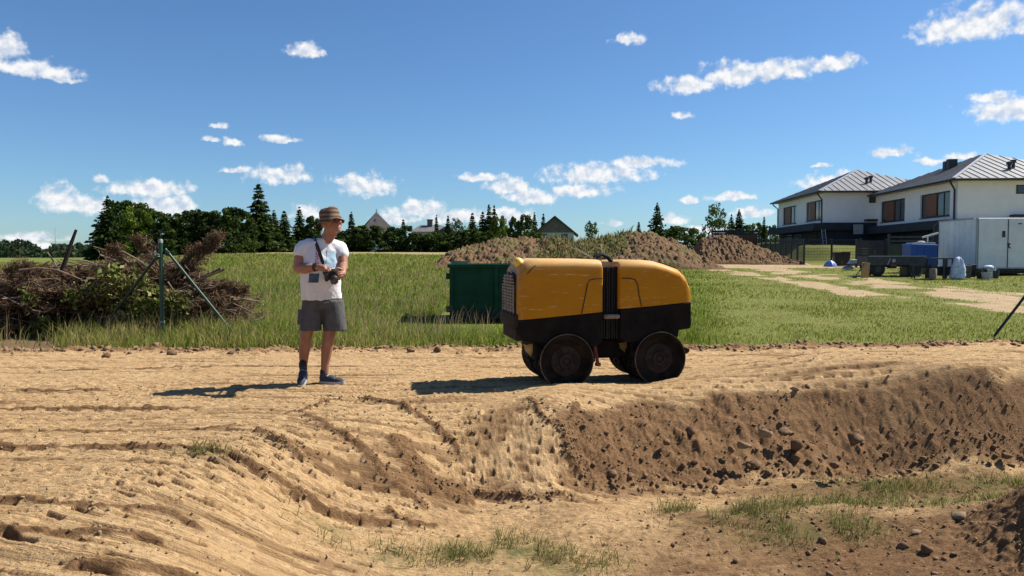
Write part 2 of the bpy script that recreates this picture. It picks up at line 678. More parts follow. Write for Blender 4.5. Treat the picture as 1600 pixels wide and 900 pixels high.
_bank_top = px_line(BANK, [0, 0, .01, .03, .05, .08, .14, .2, .2])
TOE = [(912, 752), (1050, 752), (1180, 742), (1300, 735), (1400, 728), (1600, 722), (1750, 722)]
_bank_toe = px_line(TOE, [-.5, -.55, -.55, -.55, -.55, -.55, -.55])


def in_poly(poly, x, y):
    c = np.zeros(x.shape, bool)
    n = len(poly)
    for i in range(n):
        a, b = poly[i], poly[(i + 1) % n]
        if abs(b[1] - a[1]) < 1e-12:
            continue
        m = ((a[1] > y) != (b[1] > y)) & (x < (b[0] - a[0]) * (y - a[1]) / (b[1] - a[1]) + a[0])
        c ^= m
    return c


BANK_POLY = np.vstack([_bank_top, [[9, 7.6], [9, 5.6]], _bank_toe[::-1]])


def poly_soft(poly, x, y, soft):
    """1 inside, falling to 0 over soft metres round the outline"""
    ins = in_poly(poly, x, y)
    best = np.full(x.shape, 1e9)
    for i in range(len(poly)):
        a, b = poly[i], poly[(i + 1) % len(poly)]
        d = b - a; L2 = d @ d
        u = np.clip(((x - a[0]) * d[0] + (y - a[1]) * d[1]) / L2, 0, 1)
        best = np.minimum(best, np.hypot(x - a[0] - u * d[0], y - a[1] - u * d[1]))
    sdv = np.where(ins, -best, best)
    return sstep(soft, -soft, sdv)


def pad_prints(s, t, a, b, seed, jitter=0.18, wu=.27, wv=.24):
    """rows of rectangular dents, every second row shifted by half"""
    row = np.floor(t / b)
    ss = s / a + 0.5 * (np.mod(row, 2)) + 0.15 * _hash(row, row * 0, seed)
    cs, ct = np.floor(ss), row
    u = ss - cs - 0.5 + (_hash(cs, ct, seed) - .5) * jitter
    v = t / b - row - 0.5 + (_hash(cs, ct, seed + 9) - .5) * jitter
    k = 0.45 + 0.75 * _hash(cs, ct, seed + 3)
    dent = sstep(wu + .05, wu - .04, np.abs(u)) * sstep(wv + .08, wv - .05, np.abs(v)) * k
    dent = dent * (0.75 + 1.0 * np.clip(v, -.3, .3))       # deeper where the pad digs in
    lip = sstep(wu + .12, wu, np.abs(u)) * sstep(.12, .0, np.abs(v + wv + .10)) * k * .40
    return dent - lip


def detail(x, y):
    """relief of the near earth and what it is made of"""
    z = np.zeros(x.shape); soil = np.zeros(x.shape)
    bank = poly_soft(BANK_POLY, x + .07 * fbm(x * 3, y * 3, 51, 3), y + .12 * fbm(x * 3, y * 3, 52, 3), .07)
    # ramp the roller drives down
    ramp = poly_soft(px_line([(735, 630), (860, 632), (905, 745), (885, 772), (750, 768), (705, 700)], [0, 0, -.48, -.53, -.52, -.2]), x + .16 * fbm(x * 3, y * 3, 53, 3), y + .16 * fbm(x * 3, y * 3, 54, 3), .20)
    floor = poly_soft(np.vstack([px_line([(660, 800), (880, 782), (1050, 760), (1300, 738), (1800, 725)], -.55), [[6, 1], [-.9, 1]], px_line([(560, 900)], -.5)]),
                      x + .1 * fbm(x * 2, y * 2, 61), y + .1 * fbm(x * 2, y * 2, 62), .14)
    heap = sstep(.15, .45, np.exp(-((x - 3.62) / 0.9) ** 2 - ((y - 4.0) / 1.0) ** 2))
    road = np.maximum(sstep(7.3, 7.9, y), sstep(-.55, -.15, x) * (1 - ramp) * (1 - floor)) * (1 - bank)
    # family one: bends with the ruts down into the pit
    s, t = st_coords(MASTER, x, y)
    fam1 = (1 - bank) * (1 - ramp) * (1 - floor * .75) * (1 - road)
    patch = sstep(-.6, .1, fbm(x * 1.1, y * 1.1, 21, 3))
    lane = np.mod(t + .07, .43)
    lane_edge = sstep(.055, .0, np.minimum(lane, .43 - lane))
    p1 = pad_prints(s, t, .20, .098, 31)
    z += fam1 * (-.046 * p1 * (.30 + .75 * patch)) + fam1 * .010 * lane_edge * (fbm(s * 2.5, t * 2, 8) + .2)
    flow = fbm(s * .55, t * 9, 45, 4, .6)
    z += fam1 * (.017 * flow + .011 * fbm(s * 3, t * 26, 41, 3) + .006 * fbm(s * 10, t * 50, 42, 2))
    soil += fam1 * np.clip(-flow * 1.5 - .10, 0, .5)
    # family two: across the level road
    p2 = pad_prints(x, y + .05 * np.sin(x * .8), .20, .105, 33)
    z += road * (-.030 * p2 * (.3 + .7 * sstep(-.4, .4, fbm(x * .8, y * 1.6, 23, 3)))) + road * (.024 * fbm(x * .5, y * 7, 43, 4, .6) + .010 * fbm(x * 4, y * 24, 44, 3))
    soil += road * np.clip(-fbm(x * .5, y * 7, 43, 4, .6) * 1.4 - .08, 0, .48)
    # family three: straight down the ramp
    rx = x * math.cos(.13) + y * math.sin(.13)
    ry = -x * math.sin(.13) + y * math.cos(.13)
    p3 = pad_prints(ry + .04 * fbm(x * 3, y * 3, 56, 3), rx + .05 * fbm(x * 2, y * 2, 57, 3), .105, .13, 35, .5, .23, .30)
    z += ramp * (-.060 * p3 * (.35 + .75 * sstep(-.4, .3, fbm(x * 2, y * 2, 48, 3)))) + ramp * .020 * fbm(x * 6, y * 6, 47, 5, .62) + ramp * .010 * fbm(rx * 7, ry * 1.2, 49, 3)
    soil += ramp * .30 * np.clip(p3, 0, 1)  # ramp print dents darkened in the colour to deepen their shade
    soil += ramp * .50 * sstep(-.15, .45, fbm(x * 4, y * 4, 71, 3) + .25 * p3)
    # floor of the pit: trodden, faint prints
    z += floor * (.026 * fbm(x * 3.2, y * 3.2, 91, 5, .64) + .008 * fbm(x * 16, y * 20, 92, 3, .6) - .018 * pad_prints(s, t, .2, .09, 37) * sstep(0, .5, fbm(x, y, 25)))
    soil += floor * np.clip(.08 + .5 * fbm(x * 1.4, y * 1.4, 93, 4) + .20 * sstep(.1, 1.3, x + .35 * (y - 5)) + .6 * sstep(1.3, 2.2, x) * sstep(5.2, 4.6, y) + .3 * sstep(.55, .1, np.abs(y - 6.15)) * sstep(.4, 1.2, x), 0, .95)
    # loose ridges along the edges of the lanes
    wx, wy = x + .03 * fbm(x * 7, y * 7, 95, 3), y + .03 * fbm(x * 7, y * 7, 96, 3)
    for q, (pp, zz, w, h) in zip(RIDGE_XY, RIDGES):
        x0, x1 = q[:, 0].min() - .4, q[:, 0].max() + .4
        y0, y1 = q[:, 1].min() - .4, q[:, 1].max() + .4
        m = (x > x0) & (x < x1) & (y > y0) & (y < y1)
        if not m.any(): continue
        best = np.full(m.sum(), 1e9); al = np.zeros(m.sum())
        X, Y = wx[m], wy[m]
        for i in range(len(q) - 1):
            a, b = q[i], q[i + 1]
            d = b - a; L2 = max(d @ d, 1e-9)
            u = np.clip(((X - a[0]) * d[0] + (Y - a[1]) * d[1]) / L2, 0, 1)
            dd = np.hypot(X - a[0] - u * d[0], Y - a[1] - u * d[1])
            mm = dd < best
            best = np.where(mm, dd, best); al = np.where(mm, (i + u) / (len(q) - 1), al)
        fade = sstep(0, .08, al) * sstep(1, .92, al) * (.72 + .5 * sstep(-.4, .4, fbm(X * 4, Y * 4, 97, 3)))
        pr = np.exp(-(best / (w * .60)) ** 2) * fade
        z[m] += h * .82 * pr * (.9 + .28 * fbm(X * 14, Y * 14, 98, 4, .65))
        soil[m] = np.maximum(soil[m], np.clip(pr * 1.25, 0, .85))
    # the raw bank: clods, runnels, hollows
    wd, wv = worley(x * 5.5 + .6 * fbm(x * 6, y * 6, 3), y * 5.5, 81)
    wd2, wv2 = worley(x * 14, y * 14 + .5 * fbm(x * 12, y * 12, 4), 83)
    clod = sstep(.55, .1, wd) * (wv > .86) * .024 + .030 * np.abs(fbm(x * 4.5, y * 4.5, 105, 2)) + .018 * np.abs(fbm(x * 11, y * 11, 106, 2)) + .016 * np.abs(fbm(x * 27, y * 27, 107, 2)) - .03
    low = .045 * fbm(x * 1.9, y * 1.9, 85, 4) + .026 * fbm(x * 6, y * 6, 86, 5, .65) + .022 * (.5 - np.abs(fbm(x * 7 + y * 3, y * 2.2, 87, 4))) + .016 * fbm(x * 19, y * 19, 89, 4, .7)
    smooth_end = sstep(3.0, 4.2, x) * .6
    z += bank * (clod * (1 - smooth_end) + low)
    soil = soil * (1 - bank) + bank * np.clip(.74 + .28 * fbm(x * 2.2, y * 2.2, 88, 4), .42, 1.0)
    z += heap * (low + clod * .7)
    soil = np.maximum(soil, heap * .9)
    # crumbly brown strip along the meadow
    ey = edge_y(x)
    strip = np.exp(-((y - ey + .12) / .19) ** 2)
    z += strip * (.035 + .05 * sstep(-.2, .5, fbm(x * 2.2, y * 2.2, 99, 4)) + clod * .8)
    soil = np.maximum(soil, strip * (.6 + .5 * fbm(x * 3, y * 3, 100, 3)))
    beyond = sstep(0, .3, y - ey - .05)
    soil = np.maximum(soil, beyond * .7)
    # crumbs on everything
    cr = sstep(.42, .1, wd2) * (wv2 > .80) * sstep(-.1, .4, fbm(x * 1.7, y * 1.7, 101, 3))
    z += .010 * cr * (1 - bank)
    soil = np.maximum(soil, cr * .12)
    z += .006 * fbm(x * 11, y * 11, 102, 4, .6) + .004 * fbm(x * 34, y * 34, 104, 3, .6)
    soil += .20 * np.clip(fbm(x * .9, y * 1.5, 103, 4), 0, 1) * (1 - bank)
    soil += .55 * np.clip(p1 * fam1, 0, 1) + .42 * np.clip(p2 * road, 0, 1)  # shade in the print dents put into the colour as browner earth
    wr = (road > .5) | (floor > .5)
    wp = ramp > .5
    fs = np.where(wp, ry * 2.2, np.where(wr, x, s)); ft = np.where(wp, rx * .38, np.where(wr, y, t))
    wild = np.clip(bank + heap + strip, 0, 1)
    st = np.stack([fs, ft, wild], -1)
    return z, np.clip(soil, 0, 1), bank, floor, st


def trapezoid(ylist, smax, ns, k, c):
    s = np.linspace(-1, 1, ns)
    Y, S = np.meshgrid(ylist, s, indexing='ij')
    return S * (k * Y + c), Y


def grid_faces(nr, nc):
    i = np.arange(nr - 1)[:, None] * nc + np.arange(nc - 1)[None, :]
    i = i.ravel()
    return np.c_[i, i + 1, i + nc + 1, i + nc]


GY = np.concatenate([np.geomspace(1.2, 2.9, 40)[:-1], np.geomspace(2.9, 11.6, 620)])
gx, gy = trapezoid(GY, 1, 1150, 0.80, 0.9)
gz0 = base_z(gx, gy)
dz, g_soil, g_bank, g_floor, g_st = detail(gx, gy)
_lat = np.abs(gx) / (.80 * gy + .9)
gz = gz0 + dz * sstep(.995, .93, _lat) - .10 * sstep(.982, 1, _lat)
# sink the sheet under the meadow at its far edge
gz -= .12 * sstep(.25, .7, gy - edge_y(gx))
NR, NC = gx.shape


def ground_z(x, y):
    """height of the finished near earth (scalar lookup)"""
    i = int(np.clip(np.searchsorted(GY, y), 1, NR - 1))
    half = 0.80 * y + 0.9
    j = int(np.clip(round((x / half + 1) / 2 * (NC - 1)), 0, NC - 1))
    return float(gz[i, j])


def earth_material():
    t = NT('sandy_earth')
    soil = t.attr('soil').outputs['Fac']
    n1 = t.noise(1.3, 6, .6)
    n2 = t.noise(34, 6, .75)
    n3 = t.noise(110, 4, .7)
    stv = t.attr('st').outputs['Vector']
    fl1 = t.noise(1.0, 5, .7, stv, (3.0, 42.0, 0.0))
    fl2 = t.noise(1.0, 4, .7, stv, (11.0, 95.0, 0.0))
    sp = t.n('ShaderNodeSeparateXYZ'); t.l(stv, sp.inputs[0])
    calm = t.math('SUBTRACT', 1.0, sp.outputs[2])
    pale = t.ramp(n1, [(.25, (.48, .295, .130)), (.5, (.575, .370, .170)), (.75, (.65, .44, .22))])
    pale = t.mix(t.math('MULTIPLY', t.ramp(n2, [(.38, 0.0), (.62, 1.0)]), .6), pale, (.29, .18, .09))
    pale = t.mix(t.math('MULTIPLY', t.ramp(fl1, [(.40, 0.0), (.56, 1.0)]), .5), pale, (.33, .21, .11))
    pale = t.mix(t.math('MULTIPLY', t.ramp(fl2, [(.52, 0.0), (.66, 1.0)]), .6), pale, (.70, .53, .33))
    brown = t.ramp(n2, [(.25, (.098, .052, .024)), (.5, (.185, .104, .050)), (.75, (.275, .163, .082))])
    f = t.math('ADD', soil, t.math('MULTIPLY', t.math('SUBTRACT', n2, .5), .45))
    fac = t.ramp(f, [(.12, 0.0), (.66, 1.0)])
    c = t.mix(fac, pale, brown)
    g = t.attr('green').outputs['Fac']
    gn = t.noise(6, 5, .65)
    gf = t.math('MULTIPLY', g, t.ramp(gn, [(.35, 0.0), (.6, 1.0)]))
    c = t.mix(gf, c, (.10, .115, .035))
    t.color(c).set(.95, 0, .1)
    h = t.math('ADD', t.math('MULTIPLY', n2, .8), t.math('MULTIPLY', n3, .45))
    h = t.math('ADD', h, t.math('MULTIPLY', calm, t.math('ADD', t.math('MULTIPLY', fl1, .9), t.math('MULTIPLY', fl2, .55))))
    t.bump(h, .9, .026)
    return t.m


M_earth = earth_material()
GREEN = [(1180, 805, .45, .30), (1270, 785, .4, .2), (1420, 775, .7, .35), (1550, 785, .6, .5), (1575, 746, .6, .22), (1370, 745, .4, .15), (800, 860, .3, .3), (1140, 790, .3, .15),
         (730, 865, .25, .2), (615, 880, .2, .15), (1320, 835, .25, .2), (505, 825, .16, .12), (880, 880, .3, .2), (330, 708, .2, .06), (1065, 790, .2, .1), (1240, 840, .35, .2)]
GREEN_XY = [(*P(a, b, base)[:2], rx, ry) for (a, b, rx, ry), base in zip(GREEN, [-.55] * 13 + [0] + [-.55] * 2)]
GREEN_XY[11] = (*P(505, 825, -.38)[:2], .16, .12)


def green_field(x, y):
    g = np.zeros(np.shape(x))
    for (cx, cy, rx, ry) in GREEN_XY:
        g = np.maximum(g, np.exp(-((x - cx) / rx) ** 2 - ((y - cy) / ry) ** 2))
    return g


g_green = green_field(gx, gy) * .8
me = mesh_np('dirt_ground', np.c_[gx.ravel(), gy.ravel(), gz.ravel()], grid_faces(NR, NC), True,
             {'soil': g_soil.ravel(), 'green': g_green.ravel(), 'st': g_st.reshape(-1, 3)})
tag(obj('dirt_ground', me, M_earth), kind='structure')

# ------------------------------------------------------------------ meadow sheet out to the horizon
MY = np.concatenate([np.linspace(9.9, 20, 90)[:-1], np.geomspace(20, 130, 190)[:-1], np.geomspace(130, 2500, 30)])
mxg, myg = trapezoid(MY, 1, 420, 1.15, 8)
mzg = base_z(mxg, myg) + .05 * fbm(mxg * .35, myg * .35, 111, 3) * sstep(11, 14, myg)
mzg -= .10 * sstep(.35, -.1, myg - edge_y(mxg))


TRACK = [np.array([D(a, b, d)[:2] for a, b, d in tr]) for tr in (
    [(1090, 416, 47), (1190, 421, 41), (1290, 437, 32), (1400, 452, 26.5), (1500, 468, 22.5), (1620, 488, 18.5), (1750, 505, 16)],
    [(1150, 414, 50), (1260, 424, 37), (1360, 440, 30), (1480, 455, 25), (1640, 470, 21.5)],
    [(1060, 418, 45), (1160, 428, 36), (1250, 446, 29), (1340, 468, 22.8), (1430, 480, 20), (1600, 495, 17.6)])]
TRACK_W = [1.25, .7, .6]


def sand_field(x, y):
    s = np.zeros(np.shape(x))
    for tr, w in zip(TRACK, TRACK_W):
        q = dense(tr, 40)
        _, tt = st_coords(q, x, y)
        inside = (y > 15.5) & (y < 48)
        wob = .35 * fbm(x * .8, y * .8, 121, 3)
        s = np.maximum(s, inside * sstep(w + .5, w * .3, np.abs(tt + wob)) * (.25 + .9 * sstep(-.4, .4, fbm(x * .9, y * .7, 123, 4))))
    # bare apron in front of the mounds and houses
    ap = sstep(39.5, 43, y - .12 * np.abs(x - 14)) * sstep(3.0, 8, x) * sstep(40, 28, x) * sstep(62, 55, y)
    s = np.maximum(s, ap * .95)
    # dry mown strip at the far side of the meadow
    st = sstep(66, 74, y) * sstep(94, 86, y) * sstep(-.47, -.36, x / y) * sstep(.02, -.06, x / y)
    return np.clip(s, 0, 1), np.clip(st, 0, 1)


m_sand, m_straw = sand_field(mxg, myg)
m_lawn = sstep(.22, .30, mxg / myg)


def meadow_material():
    t = NT('meadow_turf')
    n1 = t.noise(.22, 5, .6)
    n2 = t.noise(2.2, 6, .7)
    n3 = t.noise(18, 4, .7)
    g = t.ramp(n2, [(.28, (.055, .085, .012)), (.5, (.10, .130, .022)), (.72, (.175, .175, .045))])
    dry = t.ramp(n3, [(.3, (.15, .135, .05)), (.7, (.25, .215, .09))])
    g = t.mix(t.ramp(n1, [(.42, 0.0), (.68, .55)]), g, dry)
    straw = t.ramp(n2, [(.3, (.22, .18, .08)), (.7, (.33, .27, .13))])
    c = t.mix(t.attr('straw').outputs['Fac'], g, straw)
    lawn = t.ramp(n3, [(.3, (.105, .12, .022)), (.7, (.19, .18, .05))])
    c = t.mix(t.math('MULTIPLY', t.attr('lawn').outputs['Fac'], .7), c, lawn)
    c = t.mix(t.attr('bare').outputs['Fac'], c, t.ramp(n3, [(.3, (.09, .055, .03)), (.7, (.20, .13, .075))]))
    sand = t.ramp(n2, [(.3, (.27, .185, .10)), (.7, (.40, .30, .18))])
    sf = t.ramp(t.math('ADD', t.attr('sand').outputs['Fac'], t.math('MULTIPLY', t.math('SUBTRACT', n3, .5), .7)), [(.35, 0.0), (.6, 1.0)])
    c = t.mix(sf, c, sand)
    t.color(c).set(.95, 0, .1)
    t.bump(t.math('ADD', n3, t.math('MULTIPLY', n2, .6)), .6, .06)
    return t.m


M_meadow = meadow_material()
m_sand = np.maximum(m_sand, 0)
m_bare = sstep(-.57, -.63, mxg / myg) * sstep(13.6, 12.6, myg)
me = mesh_np('meadow', np.c_[mxg.ravel(), myg.ravel(), mzg.ravel()], grid_faces(*mxg.shape), True,
             {'sand': m_sand.ravel(), 'straw': m_straw.ravel(), 'lawn': m_lawn.ravel(), 'bare': m_bare.ravel()})
tag(obj('meadow', me, M_meadow), kind='structure')


def meadow_z(x, y):
    i = int(np.clip(np.searchsorted(MY, y), 1, len(MY) - 1))
    half = 1.15 * y + 8
    j = int(np.clip(round((x / half + 1) / 2 * 419), 0, 419))
    t = (y - MY[i - 1]) / (MY[i] - MY[i - 1])
    return float(mzg[i - 1, j] * (1 - t) + mzg[i, j] * t)


# raised lawn between the wire fence and the white houses
_lx, _ly = np.meshgrid(np.linspace(16.5, 31, 60), np.linspace(44.8, 76, 90))
_fx = 18.75 + .13 * (_ly - 46.5)
_lh = 1.12 * sstep(.3, 3.2, _ly - 46.6) * sstep(.2, 2.4, _lx - _fx) - .06 * (1 - sstep(0, .3, np.minimum(_ly - 46.4, _lx - _fx)))
_lz = far_z(_lx, _ly) + _lh + .04 * fbm(_lx, _ly, 191, 3)
me = mesh_np('garden_lawn', np.c_[_lx.ravel(), _ly.ravel(), _lz.ravel()], grid_faces(*_lx.shape), True,
             {'sand': np.zeros(_lx.size), 'straw': np.zeros(_lx.size), 'lawn': np.ones(_lx.size), 'bare': np.zeros(_lx.size)})
tag(obj('garden_lawn', me, M_meadow), kind='structure')

# land behind the camera and to the sides
_px = np.concatenate([-np.geomspace(12, 900, 26)[::-1][:-1], np.linspace(-12, 12, 121), np.geomspace(12, 900, 26)[1:]])
_py = np.concatenate([-np.geomspace(6, 700, 20)[::-1][:-1], np.linspace(-6, 11.3, 88)])
_PX, _PY = np.meshgrid(_px, _py)
_ins = sstep(0, .12, .80 * _PY + .80 - np.abs(_PX)) * sstep(1.25, 1.4, _PY)
_PZ = base_z(_PX, _PY) * sstep(-4, 1.2, _PY) - .20 * sstep(0, .12, .80 * _PY + .72 - np.abs(_PX)) * sstep(1.25, 1.4, _PY) + .03 * fbm(_PX * 1.5, _PY * 3, 201, 4) * (1 - _ins)
me = mesh_np('dirt_plain', np.c_[_PX.ravel(), _PY.ravel(), _PZ.ravel()], grid_faces(*_PX.shape), True,
             {'soil': np.clip(.25 + .4 * fbm(_PX * .8, _PY * 1.2, 202, 3), 0, 1).ravel(), 'green': np.zeros(_PX.size), 'st': np.stack([_PX, _PY, _PX * 0], -1).reshape(-1, 3)})
tag(obj('dirt_plain', me, M_earth), kind='structure')
b = MB()
b.add([(-900, -700, -.75), (900, -700, -.75), (900, 60, -.75), (-900, 60, -.75)], [(0, 1, 2, 3)])
tag(b.build('earth_plain', simple('earth_plain', (.30, .22, .13), .95, .3, .5)), kind='structure')

# ------------------------------------------------------------------ grass
def blades(px, py, pz, h, w, col, lean, name, label=None):
    n = len(px)
    ang = RNG.uniform(0, 2 * np.pi, n)
    fx, fy = np.cos(ang), np.sin(ang)
    la = RNG.uniform(0, 2 * np.pi, n)
    lx, ly = np.cos(la) * lean + .10, np.sin(la) * lean
    base = np.c_[px, py, pz]
    side = np.c_[fx, fy, fx * 0] * w[:, None] * .5
    mid = base + np.c_[lx * h * .35, ly * h * .35, h * .58]
    top = base + np.c_[lx * h * 1.1, ly * h * 1.1, h * (1 - .25 * lean)]
    V = np.stack([base - side, base + side, mid + side * .8, mid - side * .8, top], 1).reshape(-1, 3)
    i = np.arange(n)[:, None] * 5
    Fc = np.concatenate([i + np.array([0, 1, 2]), i + np.array([0, 2, 3]), i + np.array([3, 2, 4])])
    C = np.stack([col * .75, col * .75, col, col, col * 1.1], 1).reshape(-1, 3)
    me = mesh_np(name, V, Fc, False, {'col': C})
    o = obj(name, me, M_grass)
    return tag(o, kind='stuff')


def bil_sheet(x, y):
    return base_z(x, y) + .05 * fbm(x * .35, y * .35, 111, 3) * sstep(11, 14, y)


def meadow_blades():
    n = 430000
    # density falls with distance
    u = RNG.uniform(0, 1, n)
    y = 9.9 * np.exp(u * math.log(70 / 9.9))
    x = RNG.uniform(-1, 1, n) * (.84 * y + 3.0)
    ey = edge_y(x)
    sand, straw = sand_field(x, y)
    keep = (y > ey + .02 - .15 * RNG.random(n) ** 3) & (RNG.random(n) > np.clip(sand * 1.5, 0, .97))
    # thin grass right behind the earth strip, bare soil under the brush
    lawn = sstep(.20, .32, x / y)
    keep &= RNG.random(n) > lawn * .35
    pile = (np.abs(x + 7.4) < 2.4) & (np.abs(y - 12.9) < .9)
    keep &= ~pile
    keep &= ~((x > -1.55) & (x < 1.6) & (y > 14.9) & (y < 17.0))
    keep &= RNG.random(n) > .96 * sstep(-.585, -.64, x / y) * sstep(13.6, 12.8, y)
    x, y, lawn = x[keep], y[keep], lawn[keep]
    n = len(x)
    big = fbm(x * .55, y * .55, 131, 4)
    mid = fbm(x * 1.7, y * 1.7, 132, 3)
    z = bil_sheet(x, y) - .02
    scale = np.clip(y / 10, 1, 7)
    tall = .10 + .12 * np.clip(big + .4, 0, 1) + .07 * mid + .13 * sstep(-.05, -.3, x / y) + .06 * np.exp(-((y - 11) / 1.5) ** 2)
    tall *= 1 - .72 * np.exp(-((x + .3) / 2.2) ** 2 - ((y - 14.2) / 1.6) ** 2)
    h = np.clip(tall * (1 - .62 * lawn) * RNG.uniform(.55, 1.35, n), .04, .6)
    near = sstep(.9, .0, y - edge_y(x))
    h *= 1 - .35 * near
    w = RNG.uniform(.006, .012, n) * scale
    green = np.array([.092, .160, .012]); lime = np.array([.205, .275, .030]); straw_c = np.array([.34, .285, .11]); pale = np.array([.25, .25, .065])
    k = RNG.random(n)
    c = np.where((k < .42 + .25 * np.clip(big, -1, 1))[:, None], green, lime)
    left = sstep(.02, -.22, x / y)
    ps = .10 + .22 * left * sstep(12.5, 10.5, y) + .36 * left * np.clip(.5 + mid, 0, 1) + .34 * np.clip(-big, 0, 1) + .10 * sstep(18, 34, y)
    c = np.where((RNG.random(n) < ps)[:, None], straw_c, c)
    c = np.where((RNG.random(n) < .2)[:, None], pale, c)
    c = c * RNG.uniform(.7, 1.25, (n, 1))
    lc = np.array([.17, .175, .035])
    c = c * (1 - .5 * lawn[:, None]) + lc * .5 * lawn[:, None]
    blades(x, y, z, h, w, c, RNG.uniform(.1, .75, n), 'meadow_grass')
    # seed heads on long stalks, mostly on the left
    m = 9000
    y = 10.4 * np.exp(RNG.random(m) * math.log(34 / 10.4))
    x = RNG.uniform(-.78, .12, m) * y
    keep = (y > edge_y(x) + .1) & ~((np.abs(x + 7.4) < 2.3) & (np.abs(y - 12.9) < .8))
    keep &= (np.hypot((x + .3) / 2.6, (y - 14) / 2) > 1) & (fbm(x * .7, y * .7, 140, 3) > -.15) & ~((x > -1.55) & (x < 1.6) & (y > 14.9) & (y < 17.0))
    x, y = x[keep], y[keep]; m = len(x)
    c = np.array([.33, .26, .13]) * RNG.uniform(.7, 1.2, (m, 1))
    blades(x, y, bil_sheet(x, y), RNG.uniform(.3, .62, m), RNG.uniform(.004, .007, m) * np.clip(y / 10, 1, 4), c, RNG.uniform(.05, .35, m), 'grass_seed_stalks')


meadow_blades()


def floor_grass():
    xs, ys, k = [], [], 0
    for (cx, cy, rx, ry) in GREEN_XY:
        n = int(5600 * rx * (ry + .12))
        xs.append(cx + RNG.normal(0, .62, n) * rx); ys.append(cy + RNG.normal(0, .62, n) * ry)
    x, y = np.concatenate(xs), np.concatenate(ys)
    keep = (fbm(x * 4, y * 4, 150, 4) > -.02) & (y > 2.5)
    x, y = x[keep], y[keep]; n = len(x)
    z = np.array([ground_z(a, b) for a, b in zip(x, y)])
    h = RNG.uniform(.025, .13, n) * (.7 + .6 * np.clip(fbm(x * 3, y * 3, 151, 3) + .3, 0, 1))
    w = RNG.uniform(.003, .0055, n)
    a, b_, d = np.array([.105, .135, .025]), np.array([.19, .195, .06]), np.array([.34, .265, .13])
    k = RNG.random(n)[:, None]
    c = np.where(k < .36, a, np.where(k < .70, b_, d)) * RNG.uniform(.75, 1.2, (n, 1))
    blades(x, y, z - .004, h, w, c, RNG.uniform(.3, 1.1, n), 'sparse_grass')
    # straw and dry stalks lying about
    m = 2600
    y = 2.9 * np.exp(RNG.random(m) * math.log(7.2 / 2.9)); x = RNG.uniform(-.75, .75, m) * y
    keep = fbm(x * 1.5, y * 1.5, 155, 3) > 0.05
    x, y = x[keep], y[keep]; m = len(x)
    z = np.array([ground_z(a, b) for a, b in zip(x, y)])
    blades(x, y, z, RNG.uniform(.02, .06, m), RNG.uniform(.002, .004, m), np.array([.40, .31, .17]) * RNG.uniform(.6, 1.2, (m, 1)), RNG.uniform(.8, 2.2, m), 'dry_straw')


floor_grass()

# ------------------------------------------------------------------ clods and stones
_ico = {}


def ico(sub):
    if sub not in _ico:
        bm = bmesh.new()
        bmesh.ops.create_icosphere(bm, subdivisions=sub, radius=1)
        _ico[sub] = (np.array([v.co[:] for v in bm.verts]), np.array([[v.index for v in f.verts] for f in bm.faces]))
        bm.free()
    return _ico[sub]


def rock_mesh(name, seed, size, sub=3, flat=(1, 1, 1), rough=.35):
    v, f = ico(sub)
    s = seed * 7.7
    r = 1 + rough * (fbm(v[:, 0] * 1.3 + s, v[:, 1] * 1.3 + v[:, 2] * 1.7, seed, 4, .6)) + rough * .5 * fbm(v[:, 2] * 2.4 - s, v[:, 0] * 2.4 + v[:, 1], seed + 5, 4, .6)
    q = v * r[:, None] * np.array(flat)
    # a few flat cuts make it angular
    rg = np.random.default_rng(seed)
    for _ in range(11):
        nrm = rg.normal(size=3); nrm /= np.linalg.norm(nrm)
        d = q @ nrm
        lim = .60 * np.abs(q @ nrm).max()
        q = q - np.outer(np.maximum(d - lim, 0), nrm)
    return mesh_np(name, q * size, f, False)


def clod_stuff(name, n, pick, mat, smin, smax, power=2.2):
    v, f = ico(1)
    V, Fa = [], []
    k = 0
    tries = 0
    while k < n and tries < n * 30:
        tries += 1
        x, y = pick()
        if y < 2.4 or y > 11.2: continue
        s = smin + (smax - smin) * random.random() ** power
        z = ground_z(x, y)
        q = v * (1 + RNG.uniform(-.45, .40, (len(v), 1))) * RNG.uniform(.6, 1.25, 3) * s
        a = random.uniform(0, 6.28)
        ca, sa = math.cos(a), math.sin(a)
        q = np.c_[q[:, 0] * ca - q[:, 1] * sa, q[:, 0] * sa + q[:, 1] * ca, q[:, 2] * .85]
        V.append(q + (x, y, z + s * .08)); Fa.append(f + k * len(v))
        k += 1
    me = mesh_np(name, np.vstack(V), np.vstack(Fa), False)
    return tag(obj(name, me, mat), kind='stuff')


def clod_mat(name, lo, hi):
    t = NT(name)
    f = t.noise(26, 5, .65)
    t.color(t.ramp(f, [(.3, lo), (.7, hi)])).set(.95, 0, .1)
    t.bump(t.noise(120, 4, .7), .6, .008)
    return t.m


M_clod = clod_mat('earth_clod', (.095, .056, .031), (.24, .152, .088))
M_rutclod = clod_mat('sandy_clod', (.13, .08, .042), (.29, .19, .105))
M_paleclod = clod_mat('dry_clod', (.20, .135, .075), (.36, .25, .145))
M_stone = clod_mat('field_stone', (.15, .105, .065), (.31, .22, .14))

_bx0, _by0 = BANK_POLY.min(0); _bx1, _by1 = min(BANK_POLY[:, 0].max(), 5.6), BANK_POLY[:, 1].max()


def pick_bank():
    while True:
        x, y = random.uniform(_bx0, _bx1), random.uniform(_by0, _by1)
        if in_poly(BANK_POLY, np.array([x]), np.array([y]))[0] and vnoise(np.array([x * 1.6]), np.array([y * 1.6]), 161)[0] > random.uniform(-.1, .7):
            return x, y


_toe_d = dense(_bank_toe, 80)


def pick_toe():
    q = _toe_d[random.randrange(80)]
    return q[0] + random.gauss(0, .12), q[1] + random.gauss(.05, .13)


